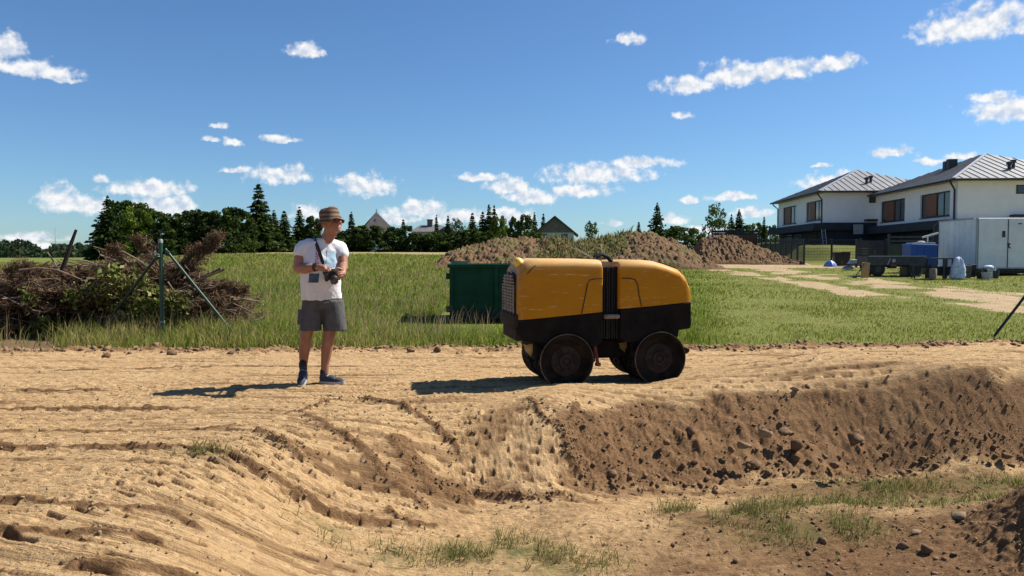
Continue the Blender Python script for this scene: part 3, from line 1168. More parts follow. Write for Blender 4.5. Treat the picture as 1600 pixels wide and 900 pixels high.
def pick_ridge():
    q = random.choice(RIDGE_XY[:8] if random.random() < .7 else RIDGE_XY)
    p = q[random.randrange(len(q))]
    return p[0] + random.gauss(0, .06), p[1] + random.gauss(0, .05)


def pick_floor():
    y = random.uniform(3.2, 6.0)
    return random.triangular(.2, .72 * y, 2.6 * y / 4), y


def pick_strip():
    x = random.uniform(-9, 9)
    return x, float(edge_y(np.array([x]))[0]) - .1 + random.gauss(0, .14)


def pick_any():
    y = 2.8 * math.exp(random.random() * math.log(8.5 / 2.8))
    return random.uniform(-.75, .75) * y, y


clod_stuff('bank_crumbs', 3600, pick_bank, M_clod, .003, .022, 14)
clod_stuff('toe_crumbs', 750, pick_toe, M_clod, .005, .036, 5)
clod_stuff('rut_crumbs', 1700, pick_ridge, M_rutclod, .003, .014, 2.4)
clod_stuff('pit_crumbs', 1700, pick_floor, M_clod, .003, .024, 6)
clod_stuff('earth_strip_crumbs', 1900, pick_strip, M_rutclod, .008, .045, 3)
clod_stuff('sand_crumbs', 2600, pick_any, M_paleclod, .003, .013, 2)

# clods and stones big enough to pick out one by one
ROCKS = [  # px, py, half width px, label, material, flatness
    (1499, 800, 25, 'large flat tan stone lying on the grass in the pit', 'stone', 'stone', (1.35, .8, .55)),
    (1432, 829, 15, 'small pale stone half sunk in brown soil in front of the flat tan stone', 'stone', 'stone', (1.2, .8, .6)),
    (1243, 695, 15, 'largest round clod on the heap of clods at the foot of the bank', 'clod', 'clod', (1, 1, .9)),
    (1160, 692, 15, 'tan oblong clod lying at the left end of the row of clods', 'clod', 'pale', (1.25, .8, .7)),
    (1193, 676, 14, 'tan angular clod in the middle of the row of clods on the bank', 'clod', 'pale', (1.1, .9, .8)),
    (1212, 664, 9, 'pale topmost clod of the row on the face of the bank', 'clod', 'pale', (1.1, .8, .8)),
    (1226, 673, 12, 'brown rounded clod just below and right of the pale topmost clod', 'clod', 'clod', (1.1, .9, .8)),
    (1240, 666, 12, 'brown wide clod at the right end of the row of clods', 'clod', 'clod', (1.2, .8, .8)),
    (1142, 702, 9, 'small brown clod touching the left of the oblong tan clod', 'clod', 'clod', (1, .9, .9)),
    (1243, 716, 11, 'brown clod at the bottom of the bank under the largest round clod', 'clod', 'clod', (1, 1, .9)),
    (1179, 722, 15, 'dark broken clod on the pit floor left of the heap of clods', 'clod', 'clod', (1.2, .9, .75)),
    (1336, 684, 16, 'dark lumpy clod standing alone halfway up the bank', 'clod', 'clod', (1, .9, 1)),
    (1300, 634, 12, 'dark clod in the shaded hollow high on the bank', 'clod', 'clod', (1.2, .8, .8)),
    (1425, 625, 14, 'dark clod at the left edge of the deep hollow in the bank', 'clod', 'clod', (1.1, .9, .8)),
    (1470, 662, 15, 'dark clod at the lower end of the deep hollow in the bank', 'clod', 'clod', (1.1, .9, .9)),
    (1498, 643, 14, 'brown clod at the right edge of the deep hollow in the bank', 'clod', 'clod', (1, .9, 1)),
    (1348, 648, 9, 'pale stone stuck in the middle of the bank face', 'stone', 'pale', (1.2, .8, .8)),
    (1210, 610, 12, 'brown clod on the crest of the bank near the roller', 'clod', 'clod', (1.3, .8, .7)),
    (1242, 604, 11, 'pale flat clod on the crest of the bank', 'clod', 'pale', (1.5, .8, .5)),
    (1261, 603, 7, 'small dark clod right of the pale flat clod on the crest', 'clod', 'clod', (1, 1, 1)),
    (1302, 724, 11, 'brown clod at the foot of the bank right of the heap of clods', 'clod', 'clod', (1.2, .9, .8)),
    (1288, 712, 8, 'small clod lying between the heap and the foot of the bank', 'clod', 'clod', (1, .9, .8)),
    (1320, 702, 8, 'small brown clod below the lone dark lumpy clod', 'clod', 'clod', (1, .9, .8)),
    (1410, 702, 12, 'dark rounded clod at the left of the row at the bank foot', 'clod', 'clod', (1.1, .9, .9)),
    (1428, 703, 10, 'second dark clod from the left in the row at the bank foot', 'clod', 'clod', (1, .9, .9)),
    (1452, 703, 10, 'rounded brown clod in the middle of the long row at the bank foot', 'clod', 'clod', (1.1, .9, .9)),
    (1476, 704, 9, 'small clod at the right end of the long row at the bank foot', 'clod', 'clod', (1.1, .9, .9)),
    (1572, 710, 13, 'dark clod at the bank foot beside the grass at the far right', 'clod', 'clod', (1.2, .9, .9)),
    (1212, 636, 11, 'brown clod on the upper bank above the row of tan clods', 'clod', 'clod', (1, .9, .9)),
    (1080, 672, 12, 'dark clod low on the bank beneath the rear drum', 'clod', 'clod', (1, .9, .9)),
    (1072, 652, 10, 'dark clod on the upper bank beneath the rear drum', 'clod', 'clod', (1, .9, .9)),
    (1042, 688, 10, 'brown clod on the bank left of the dark clods beneath the rear drum', 'clod', 'clod', (1.1, .9, .8)),
    (1085, 720, 10, 'brown clod at the foot of the bank between ramp and heap of clods', 'clod', 'clod', (1.1, .9, .8)),
    (955, 738, 12, 'dark clod at the foot of the bank right beside the ramp', 'clod', 'clod', (1.3, .9, .8)),
    (985, 741, 11, 'dark clod second from the ramp at the foot of the bank', 'clod', 'clod', (1.3, .9, .8)),
    (1286, 843, 12, 'dark clod in the crumbly soil left of the small pale stone', 'clod', 'clod', (1.1, .9, .8)),
    (1410, 852, 12, 'dark lump of soil in front of the small pale stone', 'clod', 'clod', (1.1, .9, .9)),
    (1448, 858, 13, 'round dark lump of soil nearest the shaded corner', 'clod', 'clod', (1, .9, .9)),
    (270, 548, 15, 'brown lump of turf at the meadow edge below the green post', 'clod', 'clod', (1.6, .8, .5)),
    (167, 553, 12, 'brown clod at the meadow edge near the foot of the left brace', 'clod', 'clod', (1.3, .8, .7)),
    (360, 550, 9, 'small brown clod at the meadow edge below the right brace', 'clod', 'clod', (1.2, .8, .7)),
    (683, 543, 11, 'pale brown clod at the meadow edge in front of the green skip', 'clod', 'clod', (1.4, .8, .7)),
]


def place_ground(px, py):
    z = 0.0
    for _ in range(25):
        p = P(px, py, z)
        z = .5 * z + .5 * ground_z(p[0], p[1])
    return P(px, py, z)


for i, (px, py, hw, lab, cat, m, flat) in enumerate(ROCKS):
    p = place_ground(px, py + hw * .35)
    size = hw / F * p[1] / flat[0] * .92
    nm = 'stone' if cat == 'stone' else 'earth_clod'
    mat = {'stone': M_stone, 'pale': M_paleclod, 'clod': M_clod}[m]
    o = obj(nm, rock_mesh(nm, i + 3, size, 2, flat, .45), mat, None, (p[0], p[1], p[2] + size * flat[2] * .28), (0, 0, random.uniform(-.4, .4)))
    tag(o, lab, cat, 'clods and stones on the bank and pit floor')


# ------------------------------------------------------------------ dirt mounds behind the meadow
def mound(name, label, x0, x1, y0, y1, prof, seed, greens):
    """prof: (fraction across, height)"""
    nx, ny = 460, 130
    U, Vv = np.meshgrid(np.linspace(0, 1, nx), np.linspace(0, 1, ny))
    X = x0 + (x1 - x0) * U
    Y = y0 + (y1 - y0) * Vv
    hp = np.interp(U.ravel(), [p[0] for p in prof], [p[1] for p in prof]).reshape(U.shape)
    cross = np.clip(1 - np.abs(Vv * 2 - 1), 0, 1) ** .8
    wd, wv = worley(X * 1.7, Y * 1.7, seed)
    wd2, wv2 = worley(X * 4.2, Y * 4.2, seed + 2)
    k = sstep(0, .25, cross) * sstep(0, .06, U) * sstep(1, .94, U)
    Z = hp * cross * (1 + .10 * fbm(X * .5, Y * .5, seed, 3)) + k * (.26 * fbm(X * .8, Y * .8, seed + 1, 6, .62) + .13 * sstep(.6, .1, wd) * (wv > .6) + .10 * sstep(.6, .1, wd2) * (wv2 > .35) + .10 * fbm(X * 6, Y * 6, seed + 3, 3, .7))
    G = far_z(X, Y)
    Z = G + np.maximum(Z, -.0) - .12 * (1 - sstep(0, .1, cross))
    gm = sstep(-.05, .35, fbm(X * .5, Y * .9, seed + 9, 4) + greens)
    me = mesh_np(name, np.c_[X.ravel(), Y.ravel(), Z.ravel()], grid_faces(ny, nx), True, {'soil': (.55 + .4 * fbm(X * .8, Y * .8, seed + 4, 4)).ravel(), 'green': gm.ravel() * .9})
    o = obj(name, me, M_mound)
    return tag(o, label, 'dirt mound', 'earth mounds beyond the meadow'), (X, Y, Z)


def mound_material():
    t = NT('mound_soil')
    n = t.noise(1.4, 6, .7)
    n2 = t.noise(5.5, 5, .7)
    c = t.ramp(n2, [(.25, (.095, .055, .029)), (.5, (.17, .104, .056)), (.75, (.26, .165, .092))])
    c2 = t.ramp(n, [(.3, (.11, .065, .035)), (.7, (.235, .15, .082))])
    c = t.mix(.45, c, c2)
    g = t.math('MULTIPLY', t.attr('green').outputs['Fac'], t.ramp(n2, [(.35, 0.0), (.6, 1.0)]))
    c = t.mix(g, c, (.13, .135, .045))
    t.color(c).set(.95, 0, .1)
    t.bump(t.math('ADD', n2, t.noise(16, 4, .7)), .8, .10)
    return t.m


M_mound = mound_material()
mA = D(675, 412, 42); mB_ = D(1125, 412, 42)
_, MND = mound('dirt_mound', 'long brown earth mound behind the green skip and the roller', mA[0], mB_[0], 39.2, 47,
               [(0, .15), (.05, .75), (.10, 1.1), (.16, 1.35), (.24, 1.75), (.34, 1.65), (.45, 1.55), (.55, 1.45), (.62, 1.75), (.70, 2.1), (.78, 2.15), (.86, 1.45), (.94, .55), (1, 0)], 171, -.05)
mA = D(1066, 408, 51); mB_ = D(1240, 408, 49)
mound('dirt_mound', 'smaller reddish brown earth mound in front of the wire fence', mA[0], mB_[0], 46.5, 52.5,
      [(0, .2), (.12, 1.5), (.3, 1.85), (.45, 1.75), (.6, 1.35), (.8, .6), (1, 0)], 181, -.6)


# ------------------------------------------------------------------ trees
def leaf_quads(C, size, tilt, col, rg, asp=.55):
    """C centres (n,3); returns verts, faces, colours for one small quad per centre"""
    n = len(C)
    a = rg.normal(size=(n, 3)); a /= np.linalg.norm(a, axis=1)[:, None]
    b = rg.normal(size=(n, 3)); b -= a * (a * b).sum(1)[:, None]; b /= np.linalg.norm(b, axis=1)[:, None]
    s = size * rg.uniform(.6, 1.3, (n, 1))
    V = np.stack([C - a * s, C + b * s * asp, C + a * s, C - b * s * asp], 1).reshape(-1, 3)
    i = np.arange(n)[:, None] * 4
    return V, i + np.arange(4), np.repeat(col, 4, 0)


def broadleaf_mesh(seed, pal, clumps=34, per=70, leaf=.035, lo=.12, shape=1.0):
    """unit-high crown, radius about .36*shape"""
    rg = np.random.default_rng(seed)
    cs = []
    for i in range(clumps):
        z = lo + (1 - lo) * rg.random() ** .8 * .93
        t = (z - lo) / (1 - lo)
        rmax = .40 * shape * (math.sin(math.pi * min(1, .16 + t * .80)) ** .7) if lo > 0 else .38 * shape * max(.03, 1 - t ** 2.4) ** .5
        a = rg.uniform(0, 6.283); r = rmax * math.sqrt(rg.uniform(.12, 1))
        cs.append((r * math.cos(a), r * math.sin(a), z, rg.uniform(.06, .135) * (1.1 - .35 * t)))
    V, Fa, C = [], [], []
    k = 0
    for (x, y, z, r) in cs:
        d = rg.normal(size=(per, 3)); d /= np.linalg.norm(d, axis=1)[:, None]
        rad = r * rg.uniform(.35, 1.08, (per, 1)) ** .6
        p = np.array([x, y, z]) + d * rad * np.array([1.1, 1.1, .8])
        base = np.array(pal[rg.integers(len(pal))]) * rg.uniform(.75, 1.2)
        col = base * rg.uniform(.7, 1.3, (per, 1))
        v, f, c = leaf_quads(p, leaf, 0, col, rg)
        V.append(v); Fa.append(f + k); C.append(c); k += len(v)
    return mesh_np('crown', np.vstack(V), np.vstack(Fa), False, {'col': np.vstack(C)})


def spruce_mesh(seed, pal, whorls=20, lo=.06, rad=.24, gap=0.0, per=15):
    rg = np.random.default_rng(seed)
    V, Fa, C = [], [], []
    k = 0
    for w in range(whorls):
        t = w / (whorls - 1)
        z = lo + (1 - lo) * t ** .92 + rg.uniform(-.012, .012)
        r0 = rad * (1 - t) ** .85 + .012
        nb = int(9 - 4 * t)
        a0 = rg.uniform(0, 6.28)
        for b in range(nb):
            if rg.random() < gap: continue
            a = a0 + 6.283 * b / nb + rg.uniform(-.3, .3)
            L = r0 * rg.uniform(.65, 1.2)
            m = max(4, int(per * L / rad) + 3)
            u = rg.uniform(.08, 1.0, m)
            droop = -.35 * u ** 1.2 * L + .16 * L * u ** 3
            px = np.cos(a) * u * L; py = np.sin(a) * u * L
            wdt = (.36 * L * (1.15 - u) + .014)
            pp = np.c_[px - np.sin(a) * rg.normal(0, .5, m) * wdt, py + np.cos(a) * rg.normal(0, .5, m) * wdt, z + droop + rg.normal(0, .006, m)]
            col = np.array(pal[rg.integers(len(pal))]) * rg.uniform(.65, 1.3, (m, 1))
            d = np.array([np.cos(a), np.sin(a), -.35]); d /= np.linalg.norm(d)
            aa = d + rg.normal(0, .35, (m, 3)); aa /= np.linalg.norm(aa, axis=1)[:, None]
            bb = rg.normal(size=(m, 3)); bb -= aa * (aa * bb).sum(1)[:, None]; bb /= np.linalg.norm(bb, axis=1)[:, None]
            s = .042 * rg.uniform(.7, 1.3, (m, 1)) * (.55 + .6 * (1 - t))
            v = np.stack([pp - aa * s, pp + bb * s * .45, pp + aa * s, pp - bb * s * .45], 1).reshape(-1, 3)
            V.append(v); Fa.append(np.arange(m)[:, None] * 4 + np.arange(4) + k); C.append(np.repeat(col, 4, 0)); k += len(v)
    return mesh_np('crown', np.vstack(V), np.vstack(Fa), False, {'col': np.vstack(C)})


def trunk_mesh(seed, h=.6, r=.022, limbs=7):
    rg = random.Random(seed)
    b = MB()
    b.tube([(0, 0, 0), (.01, 0, h * .35), (-.008, .006, h * .7), (.004, 0, h)], [r, r * .8, r * .55, r * .2], 7)
    for i in range(limbs):
        z = h * rg.uniform(.3, .9); a = rg.uniform(0, 6.28); L = rg.uniform(.12, .24)
        b.tube([(0, 0, z), (math.cos(a) * L * .5, math.sin(a) * L * .5, z + L * .35), (math.cos(a) * L, math.sin(a) * L, z + L * .8)], [r * .4, r * .25, r * .08], 5)
    return b.mesh('trunk', True)


DARK = [(.034, .056, .013), (.052, .080, .017), (.024, .042, .011)]
MIDG = [(.055, .088, .018), (.075, .11, .024), (.042, .068, .015)]
LIME = [(.10, .145, .018), (.13, .175, .024), (.07, .105, .016)]
BRT = [(.068, .10, .022), (.088, .122, .028), (.048, .074, .018)]
TREE = {
    'spruce': [spruce_mesh(s, DARK, 30, .04, .25, 0, 22) for s in (1, 2, 3)],
    'slim': [spruce_mesh(s, DARK, 26, .04, .19, 0, 20) for s in (4, 5)],
    'sparse': [spruce_mesh(6, MIDG, 16, .2, .16, .3)],
    'wide': [spruce_mesh(s, DARK, 28, .02, .40, 0, 34) for s in (7, 8)],
    'dark': [broadleaf_mesh(s, DARK + MIDG[:1], 66, 80, .034, .0, 1.15) for s in (11, 12, 13)],
    'hedge': [broadleaf_mesh(s, DARK + MIDG[:2], 70, 80, .036, -.04, 1.6) for s in (14, 15, 16)],
    'lime': [broadleaf_mesh(s, LIME, 56, 90, .03, .08, 1.05) for s in (17, 18)],
    'bright': [broadleaf_mesh(s, BRT, 54, 80, .032, .08, 1.0) for s in (19, 20, 21)],
    'bush': [broadleaf_mesh(24, BRT + MIDG[1:2], 64, 80, .034, .0, 1.5)],
    'thin': [broadleaf_mesh(22, BRT + MIDG, 30, 40, .03, .16, .9), broadleaf_mesh(23, MIDG, 34, 46, .028, .12, .85)],
}
TRUNK = {k: trunk_mesh(i + 40, .9 if k in ('spruce', 'slim', 'sparse', 'wide') else .6, .016 if k in ('slim', 'spruce') else .02,
                       0 if k in ('slim', 'spruce', 'wide') else 7) for i, k in enumerate(TREE)}
for i, l in TREE.items():
    for m in l: m.materials.append(M_leaf)
for m in TRUNK.values(): m.materials.append(M_bark)
_tc = [0]


def tree(kind, px, top, dist, wpx, label, cat='tree', group='trees and shrubs along the far edge of the meadow', name=None, sink=0.0):
    _tc[0] += 1
    p = D(px, top, dist)
    gzv = float(far_z(np.array([p[0]]), np.array([dist]))[0]) - .1 - sink
    h = p[2] - gzv
    nat = {'spruce': .5, 'slim': .38, 'sparse': .32, 'wide': .8, 'dark': .88, 'hedge': 1.2, 'lime': .88, 'bright': .84, 'thin': .66, 'bush': 1.15}[kind]
    w = wpx / F * dist
    sxy = w / nat
    nm = name or ('spruce_tree' if kind in ('spruce', 'slim', 'sparse', 'wide') else 'leafy_tree')
    t = thing(nm, label, cat, (p[0], dist, gzv), random.uniform(0, 6.28), group)
    t.scale = (sxy, sxy, h / .985)
    me = TREE[kind][_tc[0] % len(TREE[kind])]
    obj('crown', me, None, t)
    obj('trunk', TRUNK[kind], None, t)
    return t


for (k, px, top, d, w, lab) in [
    ('wide', 168, 309, 78, 74, 'broad dark spruce at the left end of the tree row'),
    ('dark', 188, 311, 82, 70, 'dark rounded tree crowding behind the left end spruce'),
    ('bright', 222, 317, 84, 60, 'mid green tree rising just behind the lime green tree'),
    ('lime', 213, 322, 76, 58, 'bright lime green leafy tree among dark spruces'),
    ('lime', 246, 330, 78, 40, 'smaller yellow green tree right of the bright lime tree'),
    ('dark', 268, 333, 77, 62, 'dark leafy tree right of the yellow green trees'),
    ('dark', 300, 326, 80, 50, 'dark leafy tree with a high top above the brush pile'),
    ('dark', 330, 328, 79, 62, 'dark rounded tree left of the bushy tree by the tall spruce'),
    ('dark', 366, 324, 76, 72, 'dark round bushy tree left of the tall spruce'),
    ('spruce', 404, 291, 82, 64, 'tallest dark spruce of the whole tree row'),
    ('slim', 428, 331, 84, 34, 'slim spruce leaning against the tallest spruce on its right'),
    ('slim', 444, 331, 86, 36, 'dark pointed spruce left of the man'),
    ('slim', 468, 326, 92, 32, 'pointed spruce above the grey gable left of the man'),
    ('dark', 489, 336, 90, 34, 'round dark tree top next to the man\'s hat'),
    ('slim', 549, 333, 98, 26, 'small dark spruce just right of the man\'s hat'),
    ('slim', 630, 344, 100, 22, 'small spruce between the pointed roof and the long roof'),
    ('slim', 682, 338, 128, 16, 'tiny spruce tip right of the roof chimney'),
    ('slim', 700, 338, 126, 18, 'small spruce tip at the right end of the long roof'),
    ('thin', 714, 340, 122, 24, 'airy greyish tree right of the long roof'),
    ('slim', 738, 334, 110, 26, 'left spruce of the dark cluster behind the mound'),
    ('spruce', 754, 333, 112, 34, 'middle spruce of the dark cluster behind the mound'),
    ('spruce', 764, 322, 114, 30, 'highest spruce of the dark cluster behind the mound'),
    ('spruce', 772, 323, 112, 28, 'right spruce of the dark cluster behind the mound'),
    ('lime', 779, 336, 88, 32, 'yellow green tree behind the left part of the earth mound'),
    ('bright', 805, 338, 92, 28, 'light green tree right of the yellow green tree'),
    ('bright', 820, 336, 92, 34, 'light green tree left of the white gabled house'),
    ('slim', 835, 334, 110, 20, 'narrow spruce touching the left side of the white gabled house'),
    ('slim', 849, 335, 124, 18, 'spruce tip peeping over the roof of the white gabled house'),
    ('thin', 924, 345, 60, 26, 'sparse young tree on top of the long mound'),
    ('slim', 998, 348, 85, 20, 'small spruce left of the wide dark spruce'),
    ('wide', 1027, 319, 82, 48, 'wide dark spruce behind the top of the long mound'),
    ('dark', 1052, 352, 84, 30, 'dark shrub at the right foot of the wide dark spruce'),
    ('bush', 1072, 352, 72, 74, 'green rounded bush between the two earth mounds'),
    ('thin', 1118, 314, 84, 38, 'airy tall leafy tree with gaps between the mounds and the houses'),
    ('wide', 1155, 329, 86, 42, 'dark pyramid shaped spruce left of the white houses'),
    ('wide', 1143, 336, 88, 30, 'dark spruce half hidden behind the pyramid shaped spruce'),
    ('bush', 1180, 347, 92, 44, 'light green tree right of the pyramid shaped spruce'),
    ('slim', 1194, 340, 90, 16, 'narrow dark spruce beside the left wall of the far white house'),
    ('bright', 1204, 352, 95, 26, 'green tree directly at the corner of the far white house'),
]:
    tree(k, px, top, d, w, lab)
hx = [(284, 340, 56), (318, 338, 56), (350, 338, 56), (396, 348, 66), (436, 362, 44), (545, 358, 50), (572, 352, 54), (600, 354, 52), (628, 352, 50), (655, 364, 46), (682, 362, 46), (708, 364, 44), (732, 358, 44), (756, 360, 44), (795, 356, 40), (832, 362, 44), (865, 372, 34)]
hl = ['under the dark leafy tree above the brush pile', 'under the dark rounded tree above the brush pile', 'under the dark round bushy tree', 'below the tallest spruce', 'in front of the grey gable', 'right behind the man\'s head', 'left below the pointed roof', 'right below the pointed roof',
      'between the pointed roof and the long roof', 'below the left end of the long roof', 'below the roof chimney', 'below the right end of the long roof', 'left of the spruce cluster',
      'below the spruce cluster', 'below the light green trees', 'left of the white gabled house', 'in front of the white gabled house']
for (px, top, w), l in zip(hx, hl):
    tree('hedge', px, top, 96, w * 1.25, 'dark hedge shrub ' + l, 'shrub', 'dark hedge shrubs along the far edge of the meadow', 'hedge_shrub')


# wood on the horizon at the left: one mass
def far_wood():
    V, Fa, C = [], [], []
    k = 0
    rg = np.random.default_rng(5)
    for i in range(150):
        px = rg.uniform(-330, 190)
        dist = rg.uniform(230, 300)
        top = rg.uniform(375, 392) + (4 if px > 60 else 0)
        p = D(px, top, dist); base = D(px, 413, dist)
        h = p[2] - base[2]
        n = 190
        t = rg.random(n)
        w = rg.uniform(3.5, 6) * (np.sin(np.pi * np.clip(.2 + t * .8, 0, 1)) ** .6)
        a = rg.uniform(0, 6.28, n)
        q = np.c_[p[0] + np.cos(a) * w * rg.random(n) ** .5, dist + np.sin(a) * w, base[2] + h * t]
        col = np.array([.034, .052, .024]) * rg.uniform(.7, 1.5) * rg.uniform(.7, 1.3, (n, 1))
        v, f, c = leaf_quads(q, .85, 0, col, rg)
        V.append(v); Fa.append(f + k); C.append(c); k += len(v)
    me = mesh_np('far_wood', np.vstack(V), np.vstack(Fa), False, {'col': np.vstack(C)})
    tag(obj('far_wood', me, M_leaf), kind='stuff')


far_wood()
# thin radio mast over the wood
b = MB(); p = D(86, 356, 320); q = D(86, 400, 320)
b.tube([(p[0], 320, q[2] - 3), (p[0], 320, p[2])], [.22, .08], 5)
tag(b.build('radio_mast', simple('mast_grey', (.3, .3, .32), .5)), 'thin grey radio mast standing over the far wood', 'mast')


# weeds on the mounds
def weeds():
    xs, ys, zs = [], [], []
    X, Y, Z = MND
    rg = np.random.default_rng(9)
    idx = rg.integers(0, X.size, 9000)
    x, y, z = X.ravel()[idx], Y.ravel()[idx], Z.ravel()[idx]
    g = far_z(x, y)
    pxl = 800 + x / y * F
    m = ((z - g) > .5) & (fbm(x * .45, y * .6, 191, 3) + .55 * np.exp(-((pxl - 900) / 55) ** 2) - .3 * sstep(960, 1000, pxl) - .5 * sstep(860, 800, pxl) > .30)
    x, y, z = x[m], y[m], z[m]; n = len(x)
    c = np.where((rg.random(n) < .6)[:, None], np.array([.10, .13, .035]), np.array([.26, .23, .10])) * rg.uniform(.7, 1.2, (n, 1))
    blades(x, y, z - .03, rg.uniform(.12, .5, n), rg.uniform(.03, .07, n), c, rg.uniform(.1, .8, n), 'mound_weeds')


weeds()


M_darkwood = simple('dark_dead_wood', (.022, .016, .012), .9, .4, 10)
# ------------------------------------------------------------------ brush pile on the left
def brush():
    root_p = P(165, 522, 0)
    root = thing('brush_pile', 'big brown pile of dead spruce branches behind the green post', 'brush pile', (root_p[0], root_p[1], float(base_z(root_p[0], root_p[1]))))
    rg = random.Random(3)
    nrg = np.random.default_rng(3)
    dist = root_p[1]
    sil = [(-120, 410), (-40, 418), (0, 420), (40, 405), (90, 402), (150, 398), (190, 390), (230, 392), (260, 398), (300, 395), (330, 432), (350, 445), (384, 458)]

    def top_at(px):
        return float(np.interp(px, [s[0] for s in sil], [s[1] for s in sil]))
    tw = MB()
    NE, NL = [], []
    for i in range(640):
        px = rg.uniform(-110, 372)
        dd = dist + rg.uniform(-.55, 1.6)
        zt = max(.15, D(px, top_at(px) + 6, dist)[2])
        z = zt * rg.random() ** .6
        front = 1 - (dd - dist + .55) / 2.2
        z *= 1 if z < zt * .6 else (1 - .25 * front)
        p = Vector(((px - 800) / F * dd, dd, z))
        an = rg.uniform(-.9, .9) + (0 if rg.random() < .6 else math.pi)
        L = rg.uniform(.35, 1.2)
        dv = Vector((math.cos(an), math.sin(an) * .6, rg.uniform(-.35, .28))); dv.normalize()
        sag = rg.uniform(-.1, .1)
        pts = [p - dv * L / 2, p + Vector((0, 0, sag)), p + dv * L / 2 + Vector((0, 0, -abs(sag)))]
        r = rg.choice((.006, .008, .010, .014, .02))
        tw.tube(pts, [r, r * .8, r * .35], 4, False)
        side = dv.cross(Vector((0, 0, 1))); side.normalize()
        for j in range(rg.randint(4, 9)):
            u = rg.uniform(.2, 1)
            c = pts[0].lerp(pts[2], u)
            e = c + (dv * .6 + side * rg.choice((-1, 1)) * rg.uniform(.5, 1) + Vector((0, 0, rg.uniform(-.6, .4)))) * rg.uniform(.1, .32)
            tw.tube([c, e], [.005, .002], 3, False)
            for q in range(13):
                NE.append(c.lerp(e, rg.random()) + Vector((rg.gauss(0, .025), rg.gauss(0, .025), rg.gauss(0, .025))))
    off = Vector(root.location)

    def loc(o): o.location = -off; return o
    tag(loc(tw.build('twigs', M_twig, root)), kind='stuff')
    C = np.array([v[:] for v in NE]); n = len(C)
    pal = np.array([(.10, .058, .031), (.155, .094, .05), (.06, .036, .02), (.24, .16, .092)])
    v, f, c = leaf_quads(C, .06, 0, pal[nrg.integers(4, size=n)] * nrg.uniform(.7, 1.25, (n, 1)), nrg, .13)
    tag(loc(obj('dead_needles', mesh_np('dead_needles', v, f, False, {'col': c}), M_leaf, root)), kind='stuff')
    # inner mass of roots, bark and rotting needles
    n = 15000
    px = nrg.uniform(-120, 372, n); dd = dist + nrg.uniform(-.25, 1.5, n)
    zt = np.array([max(.1, D(a, top_at(a) + 10, dist)[2]) for a in px])
    z = zt * nrg.random(n) ** .7 * .93 - .02
    C = np.c_[(px - 800) / F * dd, dd, z]
    v, f, c = leaf_quads(C, .085, 0, pal[nrg.integers(4, size=n)] * nrg.uniform(.4, .95, (n, 1)), nrg, .22)
    tag(loc(obj('litter', mesh_np('litter', v, f, False, {'col': c}), M_leaf, root)), kind='stuff')
    # green shoots growing through the front
    spots = [(175, 432, 26), (215, 440, 22), (240, 470, 26), (265, 480, 24), (200, 480, 40), (150, 455, 22), (45, 466, 14), (65, 505, 14), (285, 475, 18), (120, 465, 20), (225, 500, 30), (255, 505, 26)]
    L = []
    cols = []
    for (a, b_, r) in spots:
        m = int(r * 6)
        q = np.c_[nrg.normal(a, r * .55, m), nrg.normal(b_, r * .45, m)]
        for (x, y) in q:
            p = D(x, min(y, 518), dist - .62 + nrg.uniform(-.1, .18)); L.append(p)
            cols.append(np.array([.115, .14, .03]) * nrg.uniform(.5, 1.2) if nrg.random() < .8 else np.array([.28, .27, .10]))
    v, f, c = leaf_quads(np.array(L), .045, 0, np.array(cols), nrg)
    tag(loc(obj('green_shoots', mesh_np('green_shoots', v, f, False, {'col': c}), M_leaf, root)), kind='stuff')

    # single branches one can pick out
    def br(pts, r, label, d_=0.0, mat=M_twig):
        m = MB()
        m.tube([tuple(D(a, b_, dist + d_)) for a, b_ in pts], r, 7)
        o = loc(m.build('branch', mat, root, True))
        o['label'] = label
    br([(96, 424), (104, 402), (112, 378), (119, 359)], [.036, .034, .03, .022], 'dark broken branch sticking up over the pile', .1, M_darkwood)
    br([(30, 422), (60, 419), (90, 422), (128, 437)], [.02, .018, .015, .01], 'pale arching branch on top of the pile', -.4)
    br([(40, 474), (52, 485), (70, 488), (86, 480), (90, 462)], [.012, .012, .011, .01, .006], 'thin curved branch low on the front', -.65)
    br([(74, 394), (80, 403), (88, 416)], [.012, .012, .014], 'short pale stick on top of the pile', 0)
    br([(305, 436), (330, 428), (346, 420)], [.03, .03, .03], 'thick dark stick end at the right of the pile', 0, M_bark)
    br([(190, 392), (205, 400), (225, 412)], [.014, .014, .012], 'forked pale twig at the top middle', -.3)
    br([(262, 440), (272, 455), (285, 470)], [.012, .011, .008], 'bare twig hanging right of the post', -.5)

    def bough(p0, p1, label, nn=64, spread=.30, d_=0.2):
        a, b_ = Vector(D(*p0, dist + d_)), Vector(D(*p1, dist + d_ - .1))
        m = MB()
        m.tube([a, a.lerp(b_, .5) + Vector((0, 0, .05)), b_], [.024, .016, .006], 6)
        ax = (b_ - a).normalized(); sd_ = ax.cross(Vector((0, 1, 0))).normalized()
        pts = []
        for j in range(nn):
            u = j / nn * .9 + .1
            c = a.lerp(b_, u) + Vector((0, 0, .05 * math.sin(u * 3.1)))
            e = c + (ax * .7 + sd_ * rg.choice((-1, 1)) * rg.uniform(.3, 1) + Vector((0, rg.uniform(-.7, .7), rg.uniform(-.2, .2)))) * spread * (1.15 - u * .7)
            m.tube([c, e], [.005, .002], 3, False)
            for _ in range(16): pts.append(c.lerp(e, rg.random()) + Vector((rg.gauss(0, .02), rg.gauss(0, .02), rg.gauss(0, .02))))
        o = loc(m.build('bough', M_twig, root)); o['label'] = label
        C = np.array([v[:] for v in pts]); n = len(C)
